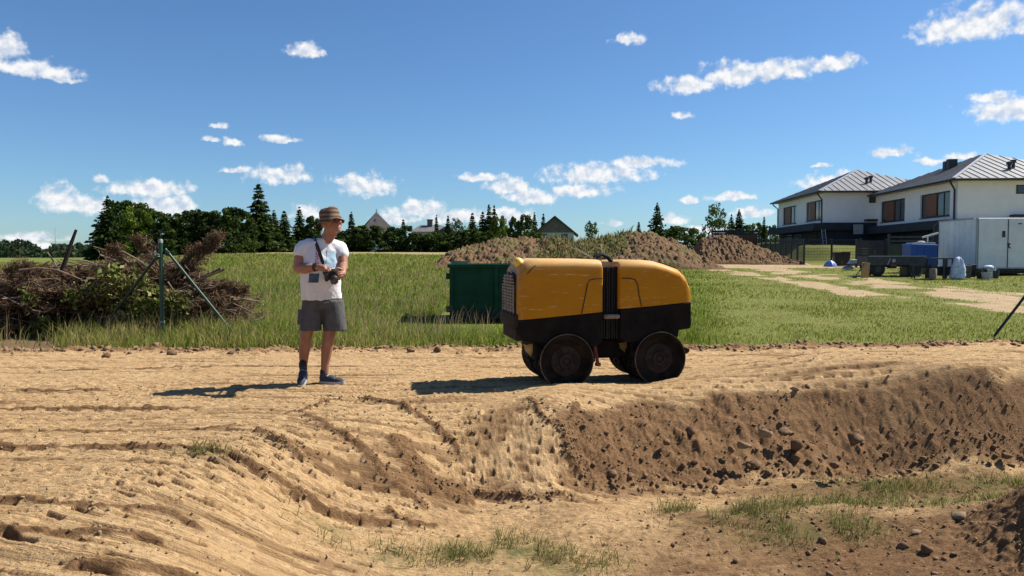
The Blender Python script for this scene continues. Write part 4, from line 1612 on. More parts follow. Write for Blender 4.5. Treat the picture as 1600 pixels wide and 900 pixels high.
        v, f, c = leaf_quads(C, .045, 0, pal[nrg.integers(4, size=n)] * nrg.uniform(.8, 1.3, (n, 1)), nrg, .13)
        tag(obj('needles', mesh_np('needles', v, f, False, {'col': c}), M_leaf, o), kind='stuff')
    bough((272, 428), (346, 366), 'feathery dead spruce bough rising at the right of the pile', 90, .21)
    bough((282, 440), (340, 380), 'second dead bough below the feathery one', 50, .2)
    bough((250, 418), (212, 372), 'dead spiky bough at the top middle', 50, .2)
    bough((310, 452), (386, 456), 'long dead bough lying low to the right', 90, .2, -.2)
    bough((200, 410), (170, 392), 'bristly dead bough at the top of the pile', 50, .22)
    bough((70, 420), (10, 425), 'dead bough reaching left', 60, .2, -.2)
    # bare dug soil at the foot of the pile
    return root


brush()

# ------------------------------------------------------------------ paints
def worn_yellow():
    t = NT('worn_yellow_paint')
    n = t.noise(3, 5, .6)
    c = t.ramp(n, [(.3, (.40, .160, .0005)), (.7, (.47, .20, .002))])
    sc = t.noise(5, 6, .7, None, (1.0, 3.0, 9.0))
    scr = t.ramp(sc, [(.60, 0.0), (.66, 1.0)])
    c = t.mix(t.math('MULTIPLY', scr, .75), c, (.52, .38, .24))
    tcx = t.n('ShaderNodeTexCoord'); spx = t.n('ShaderNodeSeparateXYZ'); t.l(tcx.outputs['Object'], spx.inputs[0])
    fe = t.n('ShaderNodeMapRange'); t.l(spx.outputs[0], fe.inputs['Value']); fe.inputs['From Min'].default_value = -.36; fe.inputs['From Max'].default_value = -.46
    wear = t.ramp(t.math('ADD', t.math('MULTIPLY', fe.outputs[0], .17), t.noise(14, 6, .8)), [(.66, 0.0), (.71, 1.0)])
    c = t.mix(t.math('MULTIPLY', wear, .5), c, (.36, .25, .16))
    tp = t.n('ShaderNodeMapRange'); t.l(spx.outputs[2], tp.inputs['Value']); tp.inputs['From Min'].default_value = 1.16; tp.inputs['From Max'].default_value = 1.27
    c = t.mix(t.math('MULTIPLY', tp.outputs[0], t.math('ADD', .5, t.math('MULTIPLY', t.noise(7, 4, .6), .35))), c, (.66, .46, .22))  # paler hood top: dust, plus sunlit sheen put into the colour
    dust = t.noise(1.8, 6, .7)
    c = t.mix(t.ramp(dust, [(.45, 0.0), (.8, .22)]), c, (.30, .16, .04))
    chips = t.ramp(t.noise(40, 4, .75), [(.66, 0.0), (.70, 1.0)])
    edge = t.ramp(t.noise(2.6, 3, .5), [(.55, 0.0), (.62, 1.0)])
    c = t.mix(t.math('MULTIPLY', chips, edge), c, (.05, .035, .025))
    t.color(c).set(t.ramp(n, [(.3, .42), (.7, .6)]), 0, .18)
    t.bump(t.noise(30, 3), .08, .004)
    return t.m


M_yel = worn_yellow()
M_blk = simple('dirty_black_metal', (.010, .0075, .006), .8, .6, 7, bump=.004, spec=.15)
M_mudmetal = simple('muddy_steel', (.030, .021, .015), .85, .6, 9, 0, .008, .2)
M_drum = simple('muddy_drum_steel', (.015, .0105, .0075), .9, .95, 6, 0, .03, .15)
M_rim = simple('worn_bare_steel', (.10, .08, .06), .5, .5, 12, .5)
M_rub = simple('black_rubber', (.008, .008, .008), .7, .3, 10)
M_seam = simple('dark_seam', (.05, .028, .010), .8, .3, 10)
M_ltyel = simple('yellow_lamp_cover', (.75, .46, .08), .4, .15, 10)
M_dryyel = simple('dry_yellow_mud', (.46, .32, .12), .9, .35, 16, bump=.006)
M_grille = simple('dusty_grille', (.21, .175, .14), .7, .4, 14)
M_red = simple('rusty_red_paint', (.20, .045, .03), .6, .3, 12)


# ------------------------------------------------------------------ articulated trench roller
def hood_loft(stations, n=10):
    """stations: (u, zbot, ztop, v0, v1, corner radius) -> rounded box section loft"""
    V, Fc = [], []
    for (u, zb, zt, v0, v1, r) in stations:
        sec = [(v0, zb), (v0, zb + (zt - zb) * .35)]
        for k in range(n + 1):
            a = math.pi - (math.pi / 2) * k / n
            sec.append((v0 + r + math.cos(a) * r, zt - r * .85 + math.sin(a) * r * .85))
        for k in range(n + 1):
            a = math.pi / 2 - (math.pi / 2) * k / n
            sec.append((v1 - r + math.cos(a) * r, zt - r * .85 + math.sin(a) * r * .85))
        sec += [(v1, zb + (zt - zb) * .35), (v1, zb)]
        V += [(u, v, z) for v, z in sec]
        m = len(sec)
    for i in range(len(stations) - 1):
        for k in range(m):
            k2 = (k + 1) % m
            Fc.append((i * m + k, i * m + k2, (i + 1) * m + k2, (i + 1) * m + k))
    Fc.append(tuple(range(m)))
    Fc.append(tuple((len(stations) - 1) * m + k for k in range(m)))
    b = MB(); b.add(V, Fc)
    return b


def build_roller():
    p = P(886, 606, 0)
    ang = R(12.0)
    t = thing('trench_roller', 'yellow and black articulated trench roller standing on the compacted sand', 'trench roller', (p[0], p[1], -.008), ang)
    # front half ------------------------------------------------
    fr = hood_loft([(-.485, .69, 1.02, .07, .75, .10), (-.475, .685, 1.10, .045, .775, .12), (-.445, .686, 1.19, .032, .788, .12), (-.40, .69, 1.245, .03, .79, .12), (-.34, .693, 1.275, .03, .79, .115),
                    (-.25, .70, 1.285, .03, .79, .11), (.10, .728, 1.282, .03, .79, .105), (.34, .748, 1.272, .03, .79, .10), (.37, .752, 1.262, .035, .785, .09), (.38, .755, 1.24, .05, .77, .08)])
    h1 = fr.build('front_hood', M_yel, t, True)
    b = MB()
    pts = [(.379, .022, 1.085), (.30, .0275, 1.083), (.24, .0275, 1.07), (.215, .0275, 1.03), (.19, .0275, .90), (.155, .0275, .738)]
    b.tube(pts, .0055, 5)
    b.build('door_seam', M_seam, h1)
    b = MB()
    b.tube([(-.40, .028, 1.13), (-.35, .029, 1.19), (-.31, .034, 1.215)], [.004, .006, .004], 5)
    b.build('dent_seam', M_seam, h1)
    # grille on the front face
    gp = MB()
    prof = []
    for k in range(13):
        a = math.pi * k / 12
        prof.append((.41 + .27 * math.cos(a), 1.02 + .13 * math.sin(a) ** .8))
    prof += [(.14, .74), (.68, .74)]
    gp.prism(prof, 'x', -.502, -.47)
    g = gp.build('grille', M_rub, t)
    for k in range(12):
        z = .765 + k * .031
        hw = .265 if z < 1.02 else .265 * math.sqrt(max(0, 1 - ((z - 1.02) / .135) ** 2))
        m = MB(); m.box(-.512, .41 - hw, z - .008, -.500, .41 + hw, z + .008)
        m.build('grille_bar', M_grille, g)
    for v in (.145, .275, .41, .545, .675):
        m = MB(); zt = 1.02 if abs(v - .41) > .2 else (1.135 if abs(v - .41) < .05 else 1.10)
        m.box(-.516, v - .014, .74, -.505, v + .014, zt)
        m.build('grille_post', M_grille, g)
    m = MB(); m.box(-.53, .06, .60, -.44, .76, .735); m.box(-.50, .09, .47, -.40, .73, .60)
    m.build('bumper', M_mudmetal, t, False, .018)
    m = MB(); m.lathe([(.036, 0), (.050, .02), (.047, .055), (.032, .078), (.010, .088)], (0, 0, 0), 'z', 18)
    m.build('headlamp', M_ltyel, t, True, loc=(-.415, .24, 1.215), rot=(0, R(-40), 0))
    m = MB()
    m.prism([(-.475, .695), (.375, .757), (.375, .44), (.30, .40), (-.20, .44), (-.42, .47), (-.475, .55)], 'y', .04, .78)
    m.build('front_chassis', M_blk, t, False, .012)
    m = MB(); m.box(.24, .20, .26, .76, .62, .46)
    m.build('joint_frame', M_blk, t, False, .03)
    m = MB(); m.box(-.30, .10, .27, .28, .72, .45)
    m.build('axle_housing', M_blk, t, False, .02)
    # rear half -------------------------------------------------
    rr = hood_loft([(.555, .778, 1.22, .05, .77, .08), (.565, .779, 1.25, .035, .785, .10), (.60, .781, 1.268, .03, .79, .105), (.80, .795, 1.27, .03, .79, .105), (.93, .805, 1.258, .03, .79, .105), (1.05, .815, 1.225, .032, .788, .10),
                    (1.20, .828, 1.175, .036, .784, .10), (1.27, .834, 1.115, .04, .78, .10), (1.315, .838, 1.02, .045, .775, .085), (1.33, .84, .95, .055, .765, .06)])
    h2 = rr.build('rear_hood', M_yel, t, True)
    b = MB()
    b.tube([(.575, .028, 1.085), (.66, .0275, 1.085), (.72, .0275, 1.065), (.745, .0275, 1.01), (.757, .0275, .92), (.785, .0275, .80)], .0055, 5)
    b.build('door_seam', M_seam, h2)
    b = MB()
    for v in (.16, .215, .60, .655):
        b.beam((1.02, v, 1.246), (1.22, v, 1.178), .02, .008)
    b.build('vent_slots', M_seam, h2)
    m = MB()
    m.prism([(.57, .776), (1.33, .838), (1.335, .60), (1.325, .565), (1.20, .55), (1.19, .48), (.80, .44), (.60, .44), (.56, .50)], 'y', .035, .785)
    m.build('rear_chassis', M_blk, t, False, .012)
    m = MB(); m.box(.70, .10, .27, 1.24, .72, .46)
    m.build('axle_housing', M_blk, t, False, .02)
    # joint between the halves
    m = MB()
    for k in range(7):
        u = .385 + k * .027
        m.box(u, .10 + .01 * (k % 2), .47, u + .02, .72 - .01 * (k % 2), 1.20)
    m.build('joint_bellows', M_rub, t, False, .006)
    m = MB(); m.lathe([(.022, 0), (.024, .02), (.024, .14), (.02, .16)], (.40, .06, .70), 'x', 12)
    m.build('steering_cylinder', M_grille, t, True)
    m = MB(); m.beam((.315, .10, .42), (.345, .08, .22), .03, .03); m.box(.325, .07, .20, .375, .12, .235)
    m.build('lock_lever', M_red, t, False, .005)
    m = MB(); m.prism([(.18, .40), (.32, .36), (.34, .24), (.27, .20), (.20, .24)], 'y', .14, .20); m.beam((.25, .08, .36), (.30, .08, .30), .014, .05)
    m.build('scraper_bar', M_mudmetal, t, False, .005)
    m = MB(); m.prism([(1.20, .40), (1.36, .345), (1.355, .31), (1.32, .29), (1.22, .33)], 'y', .12, .60)
    m.build('rear_scraper', M_mudmetal, t, False, .005)
    for (pts, r) in (([(.40, .38, 1.22), (.36, .40, 1.30), (.28, .43, 1.345), (.17, .46, 1.40)], .007), ([(.42, .42, 1.22), (.38, .44, 1.30), (.32, .47, 1.34), (.235, .50, 1.395)], .006)):
        m = MB(); q = []
        for i in range(13):
            s = i / 12 * 3; k = min(int(s), 2); f = s - k
            q.append(tuple(np.array(pts[k]) * (1 - f) + np.array(pts[k + 1]) * f))
        m.tube(q, r, 6); m.build('cable', M_grille, t, True)
    m = MB()
    m.tube([(.36, .22, 1.24), (.38, .22, 1.30), (.43, .22, 1.325), (.50, .22, 1.30), (.54, .22, 1.25)], .016, 8)
    m.tube([(.37, .34, 1.24), (.39, .34, 1.31), (.45, .34, 1.335), (.53, .34, 1.29), (.56, .34, 1.25)], .014, 8)
    m.build('hydraulic_hose', M_rub, t, True)
    for u in (-.33, .66):
        m = MB()
        m.prism([(u - .085, .435), (u - .05, .405), (u - .045, .36), (u - .01, .325), (u + .02, .30), (u + .03, .345), (u + .07, .37), (u + .115, .435), (u + .06, .425), (u + .02, .43), (u - .03, .42)], 'y', .20, .235)
        m.build('scraper_bracket', M_dryyel, t, False, .008)

    # drums
    def drum(u, v0, v1, near):
        b = MB()
        r = .262
        w = v1 - v0
        b.lathe([(.05, .05), (.20, .05), (.225, .035), (.245, .0), (.27, .0), (.272, .008), (.272, .03), (r - .02, .034), (r - .02, w - .034), (.272, w - .03), (.272, w - .008), (.27, w), (.245, w), (.225, w - .035), (.20, w - .05), (.05, w - .05)],
                (0, 0, 0), 'y', 48)
        rows = 4
        for rr_ in range(rows):
            v = .06 + (w - .12) * (rr_ + .5) / rows
            for k in range(16):
                a = 2 * math.pi * (k + .5 * (rr_ % 2)) / 16
                Mx = Matrix.Rotation(-a, 4, 'Y')
                b.box(r - .03, v - .030, -.036, r + .006, v + .030, .036, Mx)
        o = b.build('drum', M_drum, t, True, loc=(u, v0, .268), rot=(0, random.uniform(0, 3), 0))
        s = MB()
        s.lathe([(.266, -.002), (.2735, -.002), (.2745, .004), (.2745, .012), (.266, .014), (.266, -.002)], (0, 0, 0), 'y', 48, False)
        rim = s.build('rim', M_rim, o, True, loc=(0, 0 if near else w - .012, 0))
        hmesh = MB()
        y0 = .05 if near else w - .05
        sgn = -1 if near else 1
        hmesh.lathe([(.15, 0), (.15, sgn * .008), (.125, sgn * .012), (.12, sgn * .006), (.075, sgn * .006), (.07, sgn * .026), (.045, sgn * .03), (.04, sgn * .018), (.022, sgn * .018), (.02, sgn * .034), (.004, sgn * .036)], (0, 0, 0), 'y', 28)
        for k in range(8):
            a = k * math.pi / 4
            hmesh.lathe([(.011, sgn * .004), (.011, sgn * .02), (.004, sgn * .022)], (.098 * math.cos(a), 0, .098 * math.sin(a)), 'y', 6)
        hmesh.build('hub', M_mudmetal, o, True, loc=(0, y0, 0))
    for u in (0, .983):
        drum(u, 0, .36, True)
        drum(u, .46, .82, False)
    return t


build_roller()


# ------------------------------------------------------------------ green skip
def build_skip():
    M_g = simple('dark_green_paint', (.005, .045, .020), .6, .3, 3, spec=.2)
    M_gl = simple('sunlit_green_paint', (.08, .20, .11), .55, .3, 5)  # lighter copy of the green, sunlight put into the colour
    p = P(703, 502, 0)
    t = thing('skip', 'dark green steel skip on the grass behind the roller', 'skip', (p[0], p[1], float(base_z(p[0], p[1])) + .02), R(4))
    L, W, H = 2.75, 1.45, 1.10
    m = MB(); m.prism([(.0, .10), (L, .10), (L, H), (.0, H)], 'y', 0, .03); m.build('side_wall', M_g, t)
    m = MB(); m.prism([(.0, .10), (L, .10), (L, H), (.0, H)], 'y', W - .03, W); m.build('side_wall', M_g, t)
    m = MB(); m.box(0, .032, .10, .03, W - .032, H); m.build('end_wall', M_gl, t)
    m = MB(); m.box(L - .03, .032, .10, L, W - .032, H); m.build('end_wall', M_g, t)
    m = MB(); m.box(.032, .032, .10, L - .032, W - .032, .14); m.build('floor_plate', M_g, t)
    m = MB()
    m.box(-.04, -.05, H - .055, L + .04, .028, H + .02); m.box(-.04, W - .028, H - .055, L + .04, W + .05, H + .02)
    m.box(-.05, .03, H - .053, .028, W - .03, H + .018); m.box(L - .028, .03, H - .053, L + .05, W - .03, H + .018)
    m.build('top_rim', M_g, t, False, .01)
    for x in (.03, .92, 1.85, 2.65):
        m = MB(); m.box(x - .035, -.045, .10, x + .035, -.002, H - .058); m.build('rib', M_g, t, False, .006)
    m = MB(); m.box(.0, -.03, .02, L, .035, .22); m.build('base_rail', simple('skip_black', (.012, .014, .012), .7), t, False, .01)
    m = MB(); m.box(.0, W - .035, .02, L, W + .03, .22); m.build('base_rail', M_g, t, False, .01)
    for z in (.88, .22):
        m = MB(); m.box(-.075, -.03, z - .06, -.002, .06, z + .06); m.build('hinge', M_g, t, False, .012)
    m = MB()
    m.box(.03, .04, H + .022, .34, .06, H + .08)
    m.build('sunlit_strip', M_gl, t)  # pale strip added for the sunlit inner wall seen over the rim


build_skip()

# ------------------------------------------------------------------ green corner post with its two braces, and the next post's brace
M_postg = simple('green_coated_steel', (.007, .045, .024), .45, .3, 6)
M_postd = simple('dark_green_steel', (.010, .020, .015), .5, .4, 6)
M_capg = simple('grey_plastic_cap', (.16, .20, .18), .5)


def post_thing(label, pbase, top_px, braces):
    base = P(*pbase, 0)
    z0 = float(base_z(base[0], base[1]))
    t = thing('fence_post', label, 'fence post', (base[0], base[1], z0))
    top = D(top_px[0], top_px[1], base[1])
    h = top[2] - z0
    m = MB(); m.lathe([(.030, -.15), (.030, h - .03)], (0, 0, 0), 'z', 16); m.build('post', M_postg, t, True)
    m = MB(); m.lathe([(.034, h - .045), (.035, h - .005), (.026, h + .012), (.005, h + .016)], (0, 0, 0), 'z', 16); m.build('cap', M_capg, t, True)
    m = MB(); m.lathe([(.037, .30), (.037, .335)], (0, 0, 0), 'z', 16); m.build('clamp', M_capg, t, True)
    for (a, b_, da, db, mat) in braces:
        p0 = Vector(D(*a, base[1] + da)) - Vector((base[0], base[1], z0))
        p1 = Vector(D(*b_, base[1] + db)) - Vector((base[0], base[1], z0))
        p1.z = min(p1.z, float(base_z(p1.x + base[0], p1.y + base[1])) - z0 - .02)
        m = MB(); m.tube([p0, p1], .021, 12); br = m.build('brace', mat, t, True)
        m = MB(); m.beam(p0 + Vector((0, 0, -.02)), p0 + (p1 - p0).normalized() * .09, .055, .055); m.build('clamp', M_postg, br, False, .01)
    return t


post_thing('green steel fence post with two diagonal braces by the brush pile', (254, 536), (254, 375),
           [((248, 397), (146, 531), -.04, .55, M_postd), ((258, 389), (376, 521), .03, .25, M_postg)])
post_thing('green fence post outside the right edge with a dark diagonal brace reaching into view', (1668, 528), (1668, 372),
           [((1664, 382), (1551, 517), -.03, .1, M_postd)])

# ------------------------------------------------------------------ yard at the right: trailer, tank, table, bags, bins
M_white = simple('dirty_white_panel', (.70, .71, .72), .55, .10, 2)
M_wood = simple('weathered_wood', (.20, .15, .10), .85, .3, 10)
M_board = simple('pale_plank', (.38, .235, .09), .75, .2, 10)
M_dk = simple('dark_grey_steel', (.045, .045, .047), .6, .4, 5)
M_dk2 = simple('black_plastic', (.015, .016, .018), .5, .3, 6)
M_blue = simple('blue_plastic', (.012, .085, .30), .45, .15, 3)
M_lblue = simple('pale_blue_plastic', (.45, .55, .72), .5, .3, 9)
M_bagw = simple('white_bag_plastic', (.50, .55, .66), .5, .35, 9, bump=.02)
M_tyre = simple('tyre_rubber', (.02, .02, .02), .8)
M_gry = simple('grey_plastic', (.33, .34, .35), .55, .2, 7)


def gpos(px, py, d):
    p = D(px, py, d)
    return p[0], p[1], float(base_z(p[0], p[1])) + .01


def build_container():
    x, y, z = gpos(1525, 433, 34)
    t = thing('box_trailer', 'dirty white box trailer with double doors in front of the near white house', 'box trailer', (x, y, z), R(-4))
    W, L, z0, z1 = 2.7, 3.5, .28, 2.62
    m = MB(); m.box(0, .06, z0, W, L, z1); m.build('body', M_white, t, False, .02)
    m = MB(); m.box(-.025, .30, z1 - .05, -.001, L, z1 + .02); m.box(-.03, 0.0, z0, .05, .055, z1 + .01); m.build('edge_trim', M_gry, t)
    for i in range(6):
        m = MB(); m.box(-.012, .5 + i * .5, z0 + .05, -.001, .53 + i * .5, z1 - .07); m.build('side_rib', M_white, t)
    for i in range(2):
        x0 = .07 + i * 1.30
        m = MB(); m.box(x0, -.02, z0 + .05, x0 + 1.27, .056, z1 - .03); d = m.build('door', M_white, t, False, .01)
        m = MB()
        if i == 0: m.box(x0 + 1.02, -.035, 1.72, x0 + 1.16, -.022, 2.02)
        else: m.box(x0 + .42, -.035, 2.32, x0 + .58, -.022, 2.37)
        m.build('plate', M_dk, d)
    m = MB(); m.box(1.345, -.045, z0 + .05, 1.365, -.022, z1 - .05); m.tube([(1.37, -.06, 1.42), (1.37, -.07, 1.30), (1.44, -.07, 1.22)], .028, 8); m.box(1.32, -.06, 1.38, 1.44, -.046, 1.46)
    m.build('lock_rod', M_dk, t)
    m = MB(); m.box(.0, .02, .06, W, L - .1, z0 - .002); m.build('chassis', M_dk2, t)
    for yy in (1.2, 2.0):
        m = MB(); m.lathe([(.12, 0), (.24, .01), (.26, .05), (.26, .15), (.24, .19), (.12, .2)], (0, 0, 0), 'x', 20); m.build('wheel', M_tyre, t, True, loc=(.02, yy, .26))
    m = MB(); m.box(.2, -.2, .20, 2.4, .0, .235); m.build('step', M_dk, t)
    # dark rounded nose at the far end
    m = MB(); m.prism([(-.02, z1 - .05), (-.22, z1 - .25), (-.26, 1.2), (-.05, 1.2)], 'y', L + .02, L + .1); m.build('nose_cover', M_dk, t)


build_container()


def build_flatbed():
    x, y, z = gpos(1357, 431, 32.5)
    t = thing('flatbed_trailer', 'dark grey flatbed trailer with low side boards parked on the grass', 'trailer', (x, y, z), R(-3))
    L, W = 2.45, 1.2
    m = MB(); m.box(0, 0, .55, L, W, .62); m.build('bed', M_dk, t)
    for i in range(2):
        m = MB(); m.box(.0 + i * 1.23, -.03, .50, 1.21 + i * 1.23, -.002, .90); m.build('side_board', M_dk, t, False, .008)
    m = MB(); m.box(0, W + .002, .50, L, W + .03, .90); m.build('side_board', M_dk, t)
    m = MB(); m.box(-.03, 0, .5, -.002, W, .90); m.build('end_board', M_dk, t)
    m = MB(); m.box(-.02, -.045, .885, L, -.032, .915); m.build('rail', M_gry, t)
    m = MB(); m.box(.1, .3, .42, L, .4, .548); m.box(.1, W - .4, .42, L, W - .3, .548); m.box(.9, -.02, .36, 1.2, .1, .50); m.build('chassis', M_dk2, t)
    for (px_, py_) in ((.42, -.02), (.42, W - .18)):
        m = MB(); m.lathe([(.10, 0), (.27, .0), (.30, .04), (.30, .16), (.27, .2), (.1, .2)], (0, 0, 0), 'y', 22); w = m.build('wheel', M_tyre, t, True, loc=(px_, py_, .31))
        m = MB(); m.lathe([(.03, -.012), (.13, -.006), (.15, .01)], (0, 0, 0), 'y', 18); m.build('rim', M_dk, w, True)
    m = MB(); m.lathe([(.03, 0), (.075, .0), (.08, .02)], (0, 0, 0), 'y', 16); m.build('reflector', M_gry, t, True, loc=(1.06, -.055, .70))
    m = MB(); m.box(.95, -.06, .45, 1.18, -.032, .54); m.build('tail_light', M_red, t)
    m = MB(); m.beam((.78, -.06, .52), (.90, -.06, .80), .03, .03); m.build('latch', M_gry, t)
    m = MB(); m.beam((.25, -.035, .92), (.25, -.035, 1.20), .03, .03); m.box(.22, -.05, 1.06, .28, -.02, 1.12); m.build('stake', M_dk, t)
    m = MB(); m.beam((L - .1, .7, .45), (L + 1.1, .75, .38), .08, .08); m.build('drawbar', M_dk2, t)
    m = MB(); m.box(1.7, .1, .02, 2.3, .8, .41); m.build('tool_box', M_dk2, t)


build_flatbed()


def build_plank():
    x, y, z = gpos(1351, 433, 31.6)
    m = MB()
    m.box(-.17, -.02, 0, .17, .02, .68, Matrix.Rotation(R(-9), 4, 'X') @ Matrix.Rotation(R(8), 4, 'Y'))
    o = m.build('wood_board', M_board, None, False, .008, loc=(x, y, z - .02))
    tag(o, 'pale yellow board leaning against the wheel of the flatbed trailer', 'board')
    x, y, z = gpos(1336, 432, 31.4)
    t = thing('garden_hoe', 'dark long handled hoe leaning on the pale yellow board', 'hoe', (x, y, z))
    m = MB(); m.tube([(0, 0, .03), (.42, .05, .62)], .02, 8); m.build('handle', M_dk, t, True)
    m = MB(); m.box(-.10, -.02, 0, .08, .02, .06); m.build('blade', M_dk2, t)


build_plank()


def build_tank():
    x, y, z = gpos(1424, 424, 35.5)
    t = thing('water_tank', 'bright blue plastic tank with a white lid beside the box trailer', 'tank', (x, y, z), R(-4))
    m = MB()
    prof = [(.0, .25), (1.22, .25), (1.22, 1.38), (-.04, 1.42), (-.02, .8)]
    m.prism(prof, 'y', 0, 1.0); m.build('body', M_blue, t, False, .05)
    for u in (.3, .6, .9):
        m = MB(); m.box(u - .02, -.018, .32, u + .02, -.002, 1.32); m.build('rib', M_blue, t, False, .006)
    m = MB(); m.box(.1, .1, 1.40, 1.15, .9, 1.47); m.lathe([(.18, 0), (.18, .06), (.05, .09)], (.6, .4, 1.47), 'z', 14); m.build('lid', M_gry, t, False, .02)
    m = MB(); m.box(0, 0, .0, 1.2, 1.0, .10); m.box(.05, .05, .10, 1.15, .95, .245); m.build('pallet', M_wood, t)
    # awning pipe of pale timber above
    x, y, z = gpos(1440, 428, 35.3)
    t2 = thing('timber_arm', 'pale wooden arm sticking out above the blue tank', 'timber', (x, y, z))
    m = MB(); m.beam((.0, 0, 1.72), (.75, 0, 1.93), .06, .08); m.build('arm', M_white, t2)
    m = MB(); m.beam((.25, 0, 1.45), (.25, 0, 1.80), .05, .05); m.build('strut', M_white, t2)


build_tank()


def build_bench():
    x, y, z = gpos(1456, 438, 30.6)
    t = thing('work_table', 'dark old wooden work table between the blue tank and the white bag', 'table', (x, y, z), R(-4))
    m = MB(); m.box(-.05, 0, .82, .98, .7, .88); m.build('table_top', M_dk, t, False, .008)
    for (a, b_) in ((.06, .06), (.50, .06), (.86, .06), (.06, .6), (.86, .6)):
        m = MB(); m.box(a - .04, b_ - .03, 0, a + .04, b_ + .03, .818); m.build('leg', M_dk, t)
    m = MB(); m.box(.02, .2, .14, .88, .62, .52); m.build('crate', M_dk2, t)
    x, y, z = gpos(1452, 438, 30.2)
    m = MB(); m.lathe([(.12, 0), (.14, .02), (.135, .43), (.12, .45), (.05, .45)], (0, 0, 0), 'z', 16)
    tag(m.build('log_stump', M_wood, None, True, loc=(x + .15, y, z)), 'grey upright log in front of the left legs of the work table', 'log')
    x, y, z = gpos(1424, 434, 31.2)
    t = thing('sawhorse', 'dark wooden sawhorse between the flatbed trailer and the work table', 'sawhorse', (x, y, z))
    m = MB(); m.box(-.05, 0, .50, .82, .09, .57); m.build('beam', M_dk, t)
    for (a, s) in ((.1, -1), (.1, 1), (.7, -1), (.7, 1)):
        m = MB(); m.beam((a, .045, .52), (a + .06 * s, .045 + s * .22, 0), .06, .05); m.build('leg', M_dk, t)
    m = MB(); m.beam((.25, -.06, .06), (.62, .0, .42), .09, .03); m.build('cross_brace', M_wood, t)


build_bench()


def lumpy(name, label, cat, px, py, d, prof, mat, seed, amp=.06, n=20, group=None):
    x, y, z = gpos(px, py, d)
    V, Fc = [], []
    for i, (r, h) in enumerate(prof):
        for k in range(n):
            a = 2 * math.pi * k / n
            rr = r * (1 + amp * 2.2 * float(fbm(np.array([math.cos(a) * 1.6 + seed]), np.array([math.sin(a) * 1.6 + h * 3]), seed, 3)[0]))
            V.append((rr * math.cos(a), rr * math.sin(a) * .8, h))
    m = len(prof)
    for i in range(m - 1):
        for k in range(n):
            k2 = (k + 1) % n
            Fc.append((i * n + k, i * n + k2, (i + 1) * n + k2, (i + 1) * n + k))
    Fc += [tuple(range(n)), tuple((m - 1) * n + k for k in range(n))]
    b = MB(); b.add(V, Fc)
    return tag(b.build(name, mat, None, True, loc=(x, y, z)), label, cat, group)


lumpy('plastic_bag', 'tall crumpled white plastic bag standing right of the work table', 'bag', 1497, 440, 30.4,
      [(.20, 0), (.27, .05), (.26, .2), (.23, .42), (.19, .66), (.15, .80), (.10, .88), (.03, .93)], M_bagw, 5, .26, 32)


def bin_thing(label, px, py, d, w, h, mat=None, lid=True):
    x, y, z = gpos(px, py, d)
    t = thing('waste_bin', label, 'bin', (x, y, z), R(-4))
    m = MB(); m.add([(-w * .42, 0, .04), (w * .42, 0, .04), (w * .42, w * .8, .04), (-w * .42, w * .8, .04), (-w * .5, -.04, h), (w * .5, -.04, h), (w * .5, w, h), (-w * .5, w, h)],
                    [(3, 2, 1, 0), (4, 5, 6, 7), (0, 1, 5, 4), (1, 2, 6, 5), (2, 3, 7, 6), (3, 0, 4, 7)])
    m.build('body', mat or M_dk2, t, False, .02)
    if lid:
        m = MB(); m.box(-w * .53, -.07, h + .002, w * .53, w * 1.02, h + .05); m.build('lid', mat or M_dk2, t, False, .015)
        for s in (-1, 1):
            m = MB(); m.lathe([(.04, 0), (.10, .0), (.10, .05), (.04, .05)], (0, 0, 0), 'x', 14); m.build('wheel', M_tyre, t, True, loc=(s * w * .36 - .025, w * .85, .10))


bin_thing('black wheeled bin left of its twin in front of the slatted fence', 1310, 409, 44, .42, .78)
bin_thing('black wheeled bin right of its twin in front of the slatted fence', 1323, 409, 44, .40, .80)
bin_thing('small dark bin right of the crumpled white bag', 1512, 440, 30.6, .30, .56, M_dk, False)
bin_thing('narrow black bin close against the box trailer corner', 1520, 440, 31.2, .26, .58, M_dk2, False)


def bucket(label, px, py, d, r, h, mat, tilt=0):
    x, y, z = gpos(px, py, d)
    t = thing('bucket', label, 'bucket', (x, y, z))
    m = MB(); m.lathe([(r * .8, 0), (r * .82, .01), (r, h), (r * 1.06, h), (r * 1.06, h + .02), (r * .95, h + .02), (r * .78, .03)], (0, 0, 0), 'z', 18); m.build('shell', mat, t, True, rot=(0, tilt, 0), loc=(0, 0, r * .8 * abs(math.sin(tilt))))
    m = MB(); m.tube([(-r, 0, h), (-r * .7, 0, h + r * .5), (0, 0, h + r * .8), (r * .7, 0, h + r * .5), (r, 0, h)], .008, 5); m.build('handle', M_dk, t)


bucket('white bucket on the grass by the box trailer doors', 1541, 440, 30.6, .19, .26, M_gry)
bucket('pale bucket standing behind the white bucket', 1549, 436, 31.6, .16, .40, M_lblue)
bucket('grey bucket at the right of the white bucket', 1556, 437, 31.0, .12, .30, M_dk)
bucket('dark bucket left of the white bucket', 1531, 440, 30.9, .14, .28, M_dk2)
lumpy('plastic_sheet', 'pale folded plastic sheet on top of the pale bucket', 'sheet', 1545, 428, 31.4, [(.12, .40), (.2, .44), (.18, .50), (.08, .54)], M_lblue, 8, .2, 14)
lumpy('blue_bag', 'crumpled light blue sack in front of the low concrete wall', 'sack', 1297, 412, 43.2, [(.38, 0), (.34, .12), (.22, .26), (.08, .36)], simple('blue_sack', (.12, .20, .50), .5, .4, 7), 14, .22, 16)


